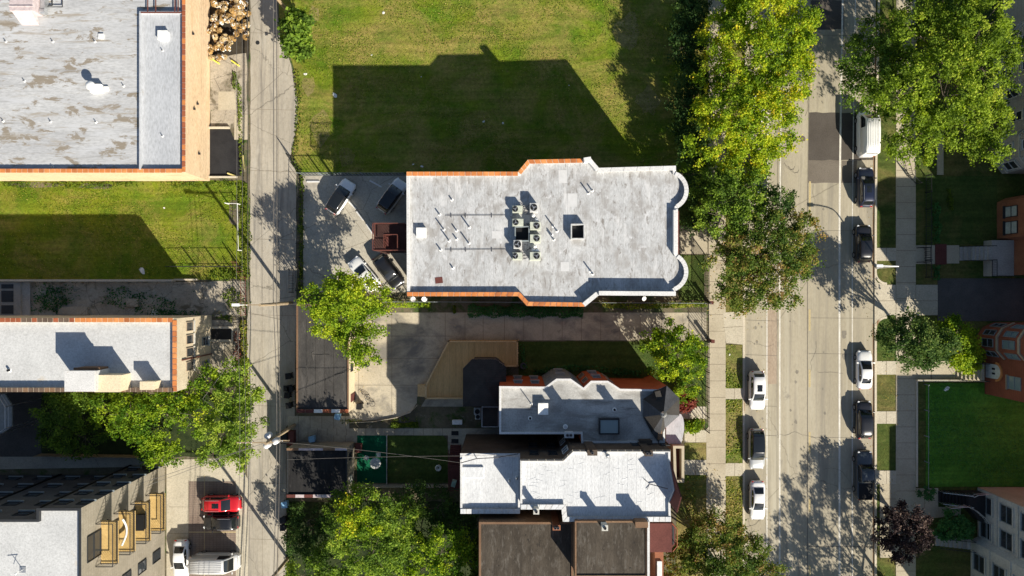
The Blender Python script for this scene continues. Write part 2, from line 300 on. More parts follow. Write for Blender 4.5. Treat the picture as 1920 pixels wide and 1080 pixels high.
# ------------------------------------------------------------------ mesh helpers
class MB:
    def __init__(s): s.v = []; s.f = []; s.m = []; s.sm = []
    def add(s, vs, fs, mat=0, smooth=False):
        o = len(s.v); s.v += [tuple(v) for v in vs]
        for f in fs: s.f.append(tuple(i + o for i in f)); s.m.append(mat); s.sm.append(smooth)
    def box(s, c, d, rz=0, mat=0, taper=1.0):
        x, y, z = d[0] / 2, d[1] / 2, d[2] / 2; cs, sn = cos(rz), sin(rz); vs = []
        for k in (-1, 1):
            tt = taper if k > 0 else 1
            for i, j in ((-1, -1), (1, -1), (1, 1), (-1, 1)):
                a, b = i * x * tt, j * y * tt
                vs.append((c[0] + a * cs - b * sn, c[1] + a * sn + b * cs, c[2] + k * z))
        s.add(vs, [(3, 2, 1, 0), (4, 5, 6, 7), (0, 1, 5, 4), (1, 2, 6, 5), (2, 3, 7, 6), (3, 0, 4, 7)], mat)
    def prism(s, pl, z0, z1, mat=0, side=None, bottom=True):
        if area(pl) < 0: pl = pl[::-1]
        n = len(pl); vs = [(x, y, z0) for x, y in pl] + [(x, y, z1) for x, y in pl]
        s.add(vs, [tuple(range(n, 2 * n))], mat)
        if bottom: s.add(vs, [tuple(range(n - 1, -1, -1))], mat)
        s.add(vs, [(i, (i + 1) % n, n + (i + 1) % n, n + i) for i in range(n)], mat if side is None else side)
    def tube(s, a, b, r, r2=None, n=8, mat=0, cap=True, smooth=True):
        a, b = Vector(a), Vector(b); r2 = r if r2 is None else r2; d = (b - a)
        if d.length < 1e-6: return
        d.normalize(); u = d.orthogonal().normalized(); q = d.cross(u); vs = []
        for p, rr in ((a, r), (b, r2)):
            for i in range(n):
                t = 2 * pi * i / n; vs.append(p + (u * cos(t) + q * sin(t)) * rr)
        s.add(vs, [(i, (i + 1) % n, n + (i + 1) % n, n + i) for i in range(n)], mat, smooth)
        if cap: s.add(vs, [tuple(range(n - 1, -1, -1)), tuple(range(n, 2 * n))], mat)
    def path(s, pts, r, n=6, mat=0):
        for a, b in zip(pts[:-1], pts[1:]): s.tube(a, b, r, n=n, mat=mat)
    def lathe(s, c, prof, n=16, mat=0):
        vs = []; k = len(prof)
        for r, z in prof:
            for i in range(n):
                t = 2 * pi * i / n; vs.append((c[0] + r * cos(t), c[1] + r * sin(t), c[2] + z))
        fs = [(j * n + i, j * n + (i + 1) % n, (j + 1) * n + (i + 1) % n, (j + 1) * n + i) for j in range(k - 1) for i in range(n)]
        s.add(vs, fs, mat, True); s.add(vs, [tuple(range((k - 1) * n, k * n))], mat)
    def strip(s, a, b, w_, z, mat=0):
        """flat strip between two ground points"""
        a = Vector(a[:2]); b = Vector(b[:2]); d = (b - a).normalized(); q = Vector((-d.y, d.x)) * w_ / 2
        s.add([(*(a - q), z), (*(b - q), z), (*(b + q), z), (*(a + q), z)], [(0, 1, 2, 3)], mat)
    def seg(s, a, b, t0, t1, z0, z1, mat=0, ext=0):
        """box along a-b; t0/t1 offsets to the left of a->b"""
        a = Vector(a[:2]); b = Vector(b[:2]); d = (b - a).normalized(); q = Vector((-d.y, d.x)); a = a - d * ext; b = b + d * ext
        pl = [tuple(a + q * t0), tuple(b + q * t0), tuple(b + q * t1), tuple(a + q * t1)]
        s.prism(pl, z0, z1, mat)
    def build(s, name, mats, parent=None, bevel=0, label=None, **tags):
        me = bpy.data.meshes.new(name); mats = mats if isinstance(mats, (list, tuple)) else [mats]
        off = Vector(parent['_o']) if parent is not None and '_o' in parent else Vector((0, 0, 0))
        loc = Vector((0, 0, 0))
        me.from_pydata([(v[0] - off.x, v[1] - off.y, v[2] - off.z) for v in s.v], [], s.f)
        for m in mats: me.materials.append(m)
        me.polygons.foreach_set('material_index', s.m); me.polygons.foreach_set('use_smooth', s.sm)
        me.update()
        o = bpy.data.objects.new(name, me); COL.objects.link(o)
        if parent is not None:
            o.parent = parent
            o['_o'] = (off.x, off.y, off.z)
        if bevel:
            bv = o.modifiers.new('bevel', 'BEVEL'); bv.width = bevel; bv.segments = 2; bv.limit_method = 'ANGLE'
        if label: o['label'] = label
        for k, v in tags.items(): o[k] = v
        return o

def area(pl): return sum(pl[i][0] * pl[(i + 1) % len(pl)][1] - pl[(i + 1) % len(pl)][0] * pl[i][1] for i in range(len(pl))) / 2
def offset(pl, t):
    """inward offset (t>0) of a polygon"""
    if area(pl) < 0: pl = pl[::-1]
    out = []; n = len(pl)
    for i in range(n):
        a, b, c = Vector(pl[i - 1]), Vector(pl[i]), Vector(pl[(i + 1) % n])
        d1 = (b - a).normalized(); d2 = (c - b).normalized()
        n1 = Vector((-d1.y, d1.x)); n2 = Vector((-d2.y, d2.x)); m = (n1 + n2)
        if m.length < 1e-5: m = n1
        m.normalize(); k = t / max(.35, m.dot(n1)); out.append(tuple(b + m * k))
    return out
def thing(name, label, cat, loc=(0, 0, 0), rz=0, group=None):
    o = bpy.data.objects.new(name, None); COL.objects.link(o); o.location = loc; o.rotation_euler = (0, 0, rz)
    o.empty_display_size = .3
    o['label'] = label; o['category'] = cat
    if group: o['group'] = group
    return o
def world_thing(name, label, cat, x, y, z=0, group=None):
    """thing whose parts are modelled in world coordinates"""
    o = thing(name, label, cat, (x, y, z), 0, group); o['_o'] = (x, y, z); return o
def tag(o, label, cat, group=None):
    o['label'] = label; o['category'] = cat
    if group: o['group'] = group
    return o
def recenter(o):
    """origin of a single-mesh thing goes to its base"""
    me = o.data; co = np.zeros(len(me.vertices) * 3); me.vertices.foreach_get('co', co); co = co.reshape(-1, 3)
    c = (co.max(0) + co.min(0)) / 2; c[2] = co[:, 2].min(); co -= c; me.vertices.foreach_set('co', co.ravel()); me.update(); o.location = tuple(c); return o
def solo(mb, name, mats, label, cat, group=None, bevel=0):
    return tag(recenter(mb.build(name, mats, bevel=bevel)), label, cat, group)

def jitter(pl, amp, step=1.2, closed=True):
    out = []; n = len(pl)
    for i in range(n):
        a = Vector(pl[i]); b = Vector(pl[(i + 1) % n]); k = max(1, int((b - a).length / step)); d = (b - a).normalized(); q = Vector((-d.y, d.x))
        for j in range(k):
            p = a.lerp(b, j / k)
            if j: p = p + q * rnd.uniform(-amp, amp)
            out.append(tuple(p))
    return out

def sheet(name, pts, z, mat, joints=(), jmat=None, jw=.05, skirt=.14, rough=0, extra=()):
    pl = poly(pts)
    if rough: pl = jitter(pl, rough)
    mb = MB(); mb.prism(pl, z - skirt, z, 0, bottom=False)
    for j in joints: mb.strip(P2(j[0], j[1]), P2(j[2], j[3]), j[4] if len(j) > 4 else jw, z + .004, 1)
    for pts2, mi in extra: mb.add([(*p, z + .006) for p in poly(pts2)], [tuple(range(len(pts2)))], mi)
    mats = [mat] + ([jmat or M['joint']]) + [M['patch'], M['patch2'], M['rust'], M['white'], M['yellow']]
    return mb.build(name, mats, kind='structure')
def hlines(x0, x1, ys): return [(x0, y, x1, y) for y in ys]
def vlines(y0, y1, xs): return [(x, y0, x, y1) for x in xs]

# ================================================================== the ground
g = MB(); g.add([(-300, -300, -.06), (300, -300, -.06), (300, 300, -.06), (-300, 300, -.06)], [(0, 1, 2, 3)])
g.build('ground', M['ground'], kind='structure')

# road ---------------------------------------------------------------
def rx(x, y):            # the street bends very slightly towards the top of the picture
    return x + (max(0, 420 - y) / 420.0) ** 1.3 * 6
YS = [-900, -300, 0, 100, 200, 300, 420, 600, 900, 1200, 2000]
def roadpoly(x0, x1, ys): return [(rx(x0, y), y) for y in ys] + [(rx(x1, y), y) for y in reversed(ys)]
rd = MB()
for y0, y1 in zip(YS[:-1], YS[1:]):
    q = [(rx(1396, y0), y0), (rx(1639, y0), y0), (rx(1639, y1), y1), (rx(1396, y1), y1)]
    rd.add([(*p, 0) for p in poly(q)][::-1], [(0, 1, 2, 3)], 0)
def rline(x, w_, mat, y0=-900, y1=2000, z=.008):
    ys = [y0] + [y for y in YS if y0 < y < y1] + [y1]
    for a, b in zip(ys[:-1], ys[1:]): rd.strip(P2(rx(x, a), a), P2(rx(x, b), b), w_, z, mat)
def rquad(x0, y0, x1, y1, mat, z=.004):
    rd.add([(*p, z) for p in jitter(poly([(rx(x0, y1), y1), (rx(x1, y1), y1), (rx(x1, y0), y0), (rx(x0, y0), y0)]), .06, .8)], [tuple(range(len(jitter(poly([(rx(x0, y1), y1), (rx(x1, y1), y1), (rx(x1, y0), y0), (rx(x0, y0), y0)]), .0, .8))))], mat)
rquad(1514, 211, 1636, 300, 2); rquad(1514, 300, 1576, 343, 3); rquad(1514, 0, 1577, 55, 2); rquad(1577, 301, 1606, 343, 3)
rquad(1439.5, 560, 1456, 720, 4)
rline(1514, .09, 1, z=.010)
for y in (66, 432, 596, 663, 820, 1025): rd.strip(P2(1516, y), P2(1637, y + 1), .035, .010, 1)
for y in (520, 600, 665, 760, 815): rd.strip(P2(1398, y), P2(1456, y + 2), .04, .010, 1)
rline(1457, .05, 1, z=.010)
rd.strip(P2(1514, 1025), P2(1640, 1025), .06, .012, 1)
rline(1438, .13, 5); rline(1462, .17, 5); rline(1574, .22, 5, z=.009); rline(1598, .11, 5)
for y0, y1 in ((-80, -40), (150, 168), (340, 395), (580, 620), (693, 726), (810, 850), (935, 960), (1060, 1100)): rline(1518, .22, 6, y0, y1, .011)
# tar crack squiggles
for px, py in ((1480, 312), (1488, 318)):
    pts = [P2(px + 10 * cos(t * .7), py + 7 * sin(t * 1.1)) for t in range(9)]
    for a, b in zip(pts[:-1], pts[1:]): rd.strip(a, b, .04, .012, 1)
def crack(mb, px, py, ang, n, step, w_, z, mat):
    p = Vector(P2(px, py))
    for k in range(n):
        ang += rnd.uniform(-.5, .5); q = p + Vector((cos(ang), sin(ang))) * step * rnd.uniform(.6, 1.3); mb.strip(p, q, w_ * rnd.uniform(.5, 1.2), z, mat); p = q
for px, py, an, n in ((1462, 814, 0, 16), (1515, 150, -1.5, 12), (1525, 345, -1.6, 8), (1580, 700, 3, 9), (1470, 430, -.2, 10), (1400, 640, -.3, 12), (1420, 960, -.8, 9), (1530, 640, -1.4, 14), (1480, 900, .5, 12), (1610, 560, -1.2, 8), (1545, 880, .1, 12)):
    crack(rd, px, py, an, n, .35, .035, .013, 1)
def blot(mb, px, py, r, z, mat):
    c = P2(px, py); n = 10; mb.add([(c[0] + r * rnd.uniform(.6, 1.2) * cos(2 * pi * k / n), c[1] + r * rnd.uniform(.8, 1.5) * sin(2 * pi * k / n), z) for k in range(n)], [tuple(range(n))], mat)
for k in range(46):
    x = rnd.choice((1420, 1420, 1488, 1545, 1616, 1616)) + rnd.gauss(0, 5); blot(rd, x, rnd.uniform(300, 1080), rnd.uniform(.05, .22), .0125 + k * .00002, 7)
blot(rd, 1583, 624, .3, .0136, 7); blot(rd, 1582, 630, .28, .0137, 7); blot(rd, 1583, 668, .3, .0138, 7)
rd.build('road', [M['road'], M['road_joint'], M['patch'], M['patch2'], M['rust'], M['white'], M['yellow'], surf('oil_spot', (.20, .18, .145), (.25, .225, .18), 1, 8)], kind='structure')

kb = MB()
for xx, wd in ((1396, -4), (1639, 4)):
    segs = [(-900, 2000)] if xx == 1396 else [(-900, 522), (607, 2000)]
    for s0, s1 in segs:
        ys = [s0] + [y for y in YS if s0 < y < s1] + [s1]
        for a, b in zip(ys[:-1], ys[1:]):
            q = poly([(rx(xx, a), a), (rx(xx + wd, a), a), (rx(xx + wd, b), b), (rx(xx, b), b)])
            kb.prism(q, -.05, .13, 0)
            q = poly([(rx(xx - wd * .02, a), a), (rx(xx - wd * .7, a), a), (rx(xx - wd * .7, b), b), (rx(xx - wd * .02, b), b)])
            if xx == 1639: kb.add([(*p, .007) for p in q], [(0, 1, 2, 3)], 1)
for k in range(6):       # curved returns at the east driveway
    a0, a1 = k / 6 * pi / 2, (k + 1) / 6 * pi / 2
    for cx, cy, sy in ((1662, 511, 1), (1662, 616, -1)):
        pts = [(cx - 23 * cos(a0), cy + sy * 23 * sin(a0)), (cx - 23 * cos(a1), cy + sy * 23 * sin(a1)), (cx - 19 * cos(a1), cy + sy * 19 * sin(a1)), (cx - 19 * cos(a0), cy + sy * 19 * sin(a0))]
        kb.prism(poly(pts), -.05, .132, 0)
kb.build('kerb', [M['curb'], M['rust_line']], kind='structure')

# west block ----------------------------------------------------------
sheet('soil', [(-1500, -1000), (1392, -1000), (1392, 2200), (-1500, 2200)], .08, M['soil'])
sheet('sidewalk', [(1328, -900), (1360, -900), (1360, 2000), (1324, 2000), (1324, 805), (1328, 800)], .12, M['walk'], hlines(1325, 1360, range(-30, 1100, 31)))
sheet('sidewalk', [(1355, 586), (1392, 584), (1392, 646), (1361, 643)], .125, M['walk2'], [(1355, 614, 1392, 612)])
for y0, y1 in ((728, 748), (868, 892)): sheet('sidewalk', rect(1360, y0, 1392, y1), .12, M['walk2'], [(1377, y0, 1377, y1)])
sheet('verge', rect(1360, -600, 1392, 585), .10, M['verge'])
for y0, y1 in ((646, 728), (748, 868), (892, 1300)): sheet('verge', rect(1360, y0, 1392, y1), .10, M['verge'])
# front yards by the sidewalk
sheet('path', rect(1283, 806, 1324, 829), .115, M['walk2'], vlines(806, 829, (1304,)))
sheet('lawn', rect(1283, 829, 1324, 862), .10, M['verge'], rough=.05)
sheet('path', rect(1283, 862, 1324, 890), .115, M['walk2'], vlines(862, 890, (1304,)))
sheet('lawn', rect(1268, 890, 1324, 1200), .10, M['verge'], rough=.05)
sheet('lawn', rect(1283, 785, 1321, 806), .10, M['verge'], rough=.05)
sheet('path', [(1276, 762), (1324, 762), (1324, 785), (1276, 785)], .115, M['walk2'], vlines(762, 785, (1290, 1305)))
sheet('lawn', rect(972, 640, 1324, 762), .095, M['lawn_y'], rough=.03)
sheet('driveway', [(735, 586), (1324, 586), (1324, 638), (846, 638), (800, 724), (782, 745), (782, 755), (770, 774), (740, 784), (663, 790), (655, 790), (655, 588)], .112, M['drive'],
      hlines(664, 850, (630, 672, 722)) + vlines(588, 638, (835, 872, 906, 946, 982, 1018, 1054, 1090, 1126, 1162, 1200, 1240, 1280)) + [(735, 586, 735, 780), (673, 640, 673, 790)])
sheet('path', [(800, 745), (872, 745), (872, 762), (790, 762)], .11, M['drive'])
sheet('path', rect(540, 803, 862, 816), .105, M['drive'], vlines(803, 816, range(560, 860, 18)))
sheet('path', rect(540, 780, 655, 803), .105, M['drive'], vlines(780, 803, range(560, 655, 22)))
sheet('path', rect(555, 816, 670, 830), .105, M['drive'], vlines(816, 830, range(560, 655, 22)))
sheet('garden_bed', [(640, 800), (700, 795), (770, 780), (790, 764), (868, 764), (868, 803), (640, 803)], .095, M['soil'], rough=.06)
sheet('path', rect(840, 803, 935, 850), .10, M['drive'], hlines(840, 862, (815, 829, 843)))
sheet('artificial_turf', rect(670, 816, 725, 905), .11, M['turf'])
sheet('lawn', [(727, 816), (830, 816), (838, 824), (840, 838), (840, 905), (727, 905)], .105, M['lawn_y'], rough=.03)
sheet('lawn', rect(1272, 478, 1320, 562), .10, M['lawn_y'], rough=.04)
sheet('lawn', rect(1272, 330, 1320, 422), .10, M['lawn_y'], rough=.04)
sheet('path', rect(1274, 423, 1326, 476), .115, M['walk'], vlines(423, 476, (1300,)))
# north lawn
sheet('lawn', [(556, -600), (1326, -600), (1326, 325), (568, 325), (552, 300), (553, 265), (559, 230), (560, 190), (552, 130), (538, 90), (526, 60), (520, -20)], .10, M['lawn_n'], rough=.12)
for px, py, r_, n_ in ((600, 240, 26, 12), (575, 160, 16, 9), (650, 292, 16, 9), (590, 30, 14, 9), (1180, 60, 30, 12), (1215, 190, 24, 12)):
    pts = [(px + r_ * rnd.uniform(.5, 1.1) * cos(2 * pi * k / n_), py + r_ * rnd.uniform(.7, 1.6) * sin(2 * pi * k / n_)) for k in range(n_)]
    sheet('dry_grass', [p for p in pts if p[0] > 562], .106, grass('dry_grass', (.17, .17, .035), (.24, .22, .06), (.34, .28, .12), .45), skirt=.01, rough=.25)
for px, py, rx_, ry_ in ((70, 347, 60, 5), (180, 349, 40, 6), (440, 400, 12, 30)):
    pts = [(px + rx_ * rnd.uniform(.7, 1.1) * cos(2 * pi * k / 12), py + ry_ * rnd.uniform(.7, 1.2) * sin(2 * pi * k / 12)) for k in range(12)]
    sheet('soil', pts, .107, M['soil'], skirt=.01, rough=.1)
# parking of the central house
sheet('parking_lot', rect(569, 330, 800, 548), .11, M['lot'], [(640, 380, 700, 460, .04), (640, 470, 720, 440, .04)])
# alley
sheet('alley', [(470, -900), (519, -900), (519, 0), (524, 60), (533, 90), (546, 120), (557, 180), (558, 225), (552, 262), (545, 292), (556, 325), (556, 575), (553, 780), (537, 800), (537, 2000), (464, 2000), (464, 600), (470, 560)], .10, M['alley'],
      [(522, -200, 522, 1300, .05), (491, -200, 493, 1300, .03)] + [(470, y, 555, y + 2, .04) for y in (62, 205, 320, 448, 590, 760, 905, 1010)], rough=.05)
# west lots
sheet('lawn', [(-600, 338), (452, 338), (466, 345), (466, 524), (-600, 524)], .10, M['lawn_w'], rough=.10)
sheet('yard_concrete', rect(-500, 528, 462, 592), .095, M['yardc'], rough=.1)
sheet('yard_concrete', [(395, 240), (395, 110), (462, 100), (466, 240)], .10, M['yardc'], rough=.1)
sheet('yard_concrete', [(410, 172), (440, 172), (443, 205), (410, 207)], .12, M['walk'])
sheet('yard_concrete', [(440, 215), (466, 215), (466, 262), (440, 262)], .13, M['walk'])
sheet('tar_pad', [(394, 243), (432, 243), (440, 262), (454, 270), (453, 330), (394, 331)], .11, M['tar'], rough=.05)
sheet('soil', [(390, -300), (468, -300), (468, 112), (390, 112)], .095, surf('dark_scrap_soil', (.03, .025, .02), (.06, .05, .035), .6, 6, bump=.8))
sheet('yard_concrete', rect(395, 600, 450, 700), .11, M['yardc'], rough=.08)
sheet('parking_lot', [(313, 862), (445, 858), (466, 900), (466, 1400), (313, 1400)], .105, M['walk2'], [(354, 900, 354, 1300, .05), (318, 950, 354, 950, .04), (318, 1000, 354, 1000, .04)],
      extra=[])
sheet('pavers', rect(355, 902, 443, 1300), .115, M['pavers'], [(355, 997, 443, 997, .10), (384, 890, 384, 1100, .06)], jmat=M['yellow'])
sheet('gangway', [(-600, 735), (80, 735), (80, 860), (-600, 860)], .095, M['asphalt'])
sheet('gangway', [(-600, 856), (246, 856), (313, 862), (313, 874), (-600, 890)], .11, M['lot'])

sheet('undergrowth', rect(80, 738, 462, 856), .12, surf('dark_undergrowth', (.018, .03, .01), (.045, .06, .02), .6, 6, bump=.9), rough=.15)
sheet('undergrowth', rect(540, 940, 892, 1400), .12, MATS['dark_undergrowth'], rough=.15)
# east block ----------------------------------------------------------
sheet('east_ground', [(1643, -1000), (3200, -1000), (3200, 2200), (1643, 2200)], .08, M['verge_e'])
sheet('sidewalk', [(1683, -900), (1716, -900), (1716, 2000), (1679, 2000), (1679, 300)], .12, M['walk'], hlines(1680, 1716, list(range(20, 1080, 30))))
for y0, y1 in ((465, 489), (677, 702), (771, 794), (882, 907)): sheet('sidewalk', rect(1643, y0, 1679, y1), .12, M['walk2'], [(1661, y0, 1661, y1)])
sheet('sidewalk', rect(1649, 907, 1679, 1045), .118, M['walk'], hlines(1649, 1679, (935, 962, 990, 1018)))
sheet('driveway', [(1639, 522), (1645, 530), (1660, 534), (1757, 534), (1757, 591), (1662, 591), (1645, 600), (1639, 608)], .122, M['walk2'], [(1679, 534, 1679, 591), (1716, 534, 1716, 591), (1640, 564, 1757, 564)])
sheet('driveway', rect(1757, 522, 2300, 602), .118, M['asphalt'])
sheet('path', rect(1716, 460, 1752, 495), .125, M['walk'], [(1734, 460, 1734, 495)])
sheet('path', rect(1716, 677, 1792, 711), .125, M['walk'], [(1745, 677, 1745, 711, .12)])
sheet('path', [(1716, 915), (1758, 915), (1758, 950), (1800, 950), (1800, 965), (1740, 972), (1716, 972)], .125, M['walk'], [(1732, 915, 1732, 972)])
sheet('lawn', rect(1735, 718, 2200, 912), .12, M['lawn_e'], rough=.03)
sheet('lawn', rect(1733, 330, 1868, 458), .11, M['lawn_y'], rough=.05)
sheet('path', rect(1756, 250, 1768, 328), .12, M['walk'])

# ================================================================== buildings
def shell(name, label, roofpx, h, ph, t, wall, roof, ring=None, base=0.0, cat='building', root=None):
    """walls from the ground to the parapet top, a roof deck let in behind the parapet"""
    pl = poly(roofpx, h)
    if area(pl) < 0: pl = pl[::-1]
    cx = sum(p[0] for p in pl) / len(pl); cy = sum(p[1] for p in pl) / len(pl)
    r = root or world_thing(name, label, cat, cx, cy, base)
    inn = offset(pl, t); n = len(pl); zr = h - ph
    mb = MB()
    vs = [(*p, base) for p in pl] + [(*p, h) for p in pl] + [(*p, h) for p in inn] + [(*p, zr) for p in inn]
    mb.add(vs, [(i, (i + 1) % n, n + (i + 1) % n, n + i) for i in range(n)], 0)
    mb.add(vs, [(n + i, n + (i + 1) % n, 2 * n + (i + 1) % n, 2 * n + i) for i in range(n)], 1)
    mb.add(vs, [(2 * n + i, 2 * n + (i + 1) % n, 3 * n + (i + 1) % n, 3 * n + i) for i in range(n)], 1)
    mb.build('wall', [wall, ring or wall], r)
    rb = MB(); rb.add([(*p, zr) for p in inn], [tuple(range(n))], 0)
    rf = rb.build('roof', roof, r)
    return r, pl, inn, zr, rf
def coping(parent, pts, h, t, mats, tile=.62, gap=.065, th=.07, left=True, name='coping'):
    """tiles along an open polyline given in photo pixels at height h; they lie to the inner (left) side"""
    mb = MB(); q = [Vector(P2(a, b, h)) for a, b in pts]; s_ = 1 if left else -1
    n = len(q)
    # mitred offsets
    def off(i, tt):
        ds = []
        if i > 0: ds.append((q[i] - q[i - 1]).normalized())
        if i < n - 1: ds.append((q[i + 1] - q[i]).normalized())
        ns = [Vector((-d.y, d.x)) * s_ for d in ds]; m = sum(ns, Vector((0, 0))).normalized()
        return q[i] + m * (tt / max(.4, m.dot(ns[0])))
    for i in range(n - 1):
        a0, a1, b0, b1 = off(i, -.05), off(i, t + .05), off(i + 1, -.05), off(i + 1, t + .05)
        L = (b0 - a0).length; k = max(1, round(L / tile)); gf = gap / L / 2
        for j in range(k):
            u0, u1 = j / k + gf, (j + 1) / k - gf
            pl = [tuple(a0.lerp(b0, u0)), tuple(a0.lerp(b0, u1)), tuple(a1.lerp(b1, u1)), tuple(a1.lerp(b1, u0))]
            mb.prism(pl, h + .004, h + th, rnd.randrange(len(mats)))
        mb.prism([tuple(a0.lerp(b0, .0)), tuple(a0.lerp(b0, 1.)), tuple(a1.lerp(b1, 1.)), tuple(a1.lerp(b1, 0.))], h - .02, h + .03, len(mats))
    return mb.build(name, mats + [M['mortar']], parent)
TER = [M['terra_a'], M['terra_a'], M['terra_b'], M['terra_a'], M['terra_b'], M['terra_d']]

def obox(mb, o, d, n, u0, u1, v0, v1, z0, z1, mat=0):
    """box in a wall's own axes: u along the wall, v outwards"""
    o = Vector(o[:2]); d = Vector(d[:2]); n = Vector(n[:2])
    pl = [tuple(o + d * u0 + n * v0), tuple(o + d * u1 + n * v0), tuple(o + d * u1 + n * v1), tuple(o + d * u0 + n * v1)]
    mb.prism(pl, z0, z1, mat)
def window(parent, o, d, n, u, w_, z0, z1, fm=None, gm=None, sill=None, lintel=None, bars=1, name='window', depth=.10):
    fm = fm or M['frame']; gm = gm or M['glass']; f = .07
    mb = MB()
    obox(mb, o, d, n, u, u + f, .003, depth, z0, z1); obox(mb, o, d, n, u + w_ - f, u + w_, .003, depth, z0, z1)
    obox(mb, o, d, n, u + f, u + w_ - f, .003, depth, z0, z0 + f); obox(mb, o, d, n, u + f, u + w_ - f, .003, depth, z1 - f, z1)
    if bars: obox(mb, o, d, n, u + f, u + w_ - f, .003, depth * .9, (z0 + z1) / 2 - .03, (z0 + z1) / 2 + .03)
    if sill: obox(mb, o, d, n, u - .1, u + w_ + .1, .003, depth + .12, z0 - .14, z0 - .003, 1)
    if lintel: obox(mb, o, d, n, u - .1, u + w_ + .1, .003, depth + .05, z1 + .003, z1 + .2, 1)
    w0 = mb.build(name, [fm, sill or lintel or fm], parent)
    pb = MB(); obox(pb, o, d, n, u + f, u + w_ - f, .003, .03, z0 + f, z1 - f); pb.build('pane', gm, w0)
    return w0
def wallaxes(a, b):
    a = Vector(a[:2]); b = Vector(b[:2]); d = (b - a).normalized(); return a, d, Vector((d.y, -d.x)), (b - a).length   # outward = right of a->b

def pipe_stack(parent, x, y, z, h=.5, r=.07, mat=None, cap=False, name='vent_pipe'):
    mb = MB(); mb.tube((x, y, z), (x, y, z + h), r, n=10); mb.lathe((x, y, z), [(r + .11, .003), (r + .07, .04), (r + .02, .06)], 12, 1)
    if cap: mb.lathe((x, y, z + h), [(r * 1.1, 0), (r * 2, .05), (r * 2, .1), (.01, .2)], 12)
    return mb.build(name, [mat or M['greyp'], M['white_metal']], parent)

# ---- big warehouse, upper left
WH = 6.3
wr, wpl, winn, wz, _ = shell('flat_roofed_warehouse', 'large peach walled building with stained pale grey flat roof and terracotta coping', [(-420, -420), (347, -420), (347, 323), (-420, 323)], WH, .34, .28, M['stucco'], M['roof_grey'])
coping(wr, [(347, -200), (347, 323)], WH, .26, [M['terra_c'], M['terra_c'], M['terra_a']], .62, left=False)
coping(wr, [(342, 323), (-300, 323)], WH, .33, TER, .62, left=False)
mb = MB(); a = P(264, 24, 6.4); b = P(340.5, 315, 6.4)
mb.prism([(a.x - .14, winn[0][1] + .004), (a.x, winn[0][1] + .004), (a.x, a.y), (a.x - .14, a.y)], WH - .36, WH + .20, 0)
mb.prism([(a.x - .14, a.y), (b.x - .05, a.y), (b.x - .05, a.y + .16), (a.x - .14, a.y + .16)], WH - .36, WH + .15, 0)
mb.build('divider_curb', [M['roof_strip']], wr)
mb = MB(); mb.add([(a.x, b.y - .1, wz + .01), (b.x - .02, b.y - .1, wz + .01), (b.x - .02, a.y, wz + .01), (a.x, a.y, wz + .01)], [(0, 1, 2, 3)]); mb.build('roof', [M['roof_strip']], wr)
mb = MB()                                         # brown pipes at the top of the strip
mb.box((*P2(303, 23.5, 6.4), WH + .12), (4.6, .12, .12))
for x in (277, 292, 328, 334): mb.box((*P2(x, 8, 6.4), WH + .1), (.09, 1.9, .1))
mb.build('steel_frame', M['porchrail'], wr)
# skylight box on strip
def roof_box(parent, px, py, wx, wy, z, hh, mat, name='roof_hatch', top=None):
    c = P2(px, py, z); mb = MB(); mb.box((c[0], c[1], z + hh / 2 + .002), (wx, wy, hh), 0, 0); mb.box((c[0], c[1], z + hh + .03), (wx + .08, wy + .08, .05), 0, 1)
    return mb.build(name, [mat, top or mat], parent)
roof_box(wr, 309, 69, 1.05, 1.0, wz, .45, M['white_metal'])
roof_box(wr, 191, 69, .5, .5, wz, .12, M['white_metal'], 'roof_hatch')
# ventilator with turbine head
c = P(178, 165, 6.6); mb = MB(); mb.box((c.x, c.y, wz + .3), (1.2, .95, .58)); mb.build('vent_base', M['white_metal'], wr)
mb = MB(); mb.lathe((c.x - .25, c.y + .15, wz + .6), [(.28, 0), (.28, .3), (.5, .38), (.52, .55), (.4, .68), (.12, .76)], 18); mb.build('ventilator', M['white_metal'], wr)
mb = MB(); mb.box((c.x + .95, c.y + .05, wz + .12), (.5, .5, .2)); mb.build('vent_base', M['white_metal'], wr)
for x, y in ((11, 78), (99, 78), (46, 152), (232, 161), (6, 227), (95, 228), (180, 229), (305, 95), (305, 255), (99, 313), (178, 78)):
    p = P(x, y, wz); pipe_stack(wr, p.x, p.y, wz, .28, .05, M['greyp'])
ph_ = thing('rooftop_air_handler', 'pinkish rooftop air handling unit at the top edge of warehouse roof', 'hvac unit', P(60, 15, wz)); 
mb = MB(); mb.box((0, .7, .9), (2.6, 3.4, 1.6)); mb.box((0, .7, .05), (2.4, 3.2, .1)); mb.box((0, -.5, 1.76), (2.7, .08, .1)); mb.build('housing', M['pink'], ph_, bevel=.03)
mb = MB(); mb.add([(-1.15, -1.0, .6), (1.0, -1.0, .6), (.9, -2.0, .15), (-1.0, -2.0, .15), (-1.15, -1.0, 1.5), (1.0, -1.0, 1.5)], [(0, 3, 2, 1), (4, 5, 2, 3), (0, 4, 3), (1, 2, 5)]); mb.build('intake_hood', M['pink'], ph_)
mb = MB(); mb.tube((1.35, -.6, .5), (1.9, -.6, .5), .35, n=14); mb.box((1.7, .6, .4), (.5, 1.8, .7)); mb.build('duct', M['metal'], ph_)
mb = MB(); mb.path([(1.4, .2, .2), (2.4, .2, .2), (2.4, 3, .2)], .06); mb.path([(1.4, 0, .3), (3.6, 0, .3), (3.6, 3, .3)], .05); mb.build('conduit', M['dark'], ph_)
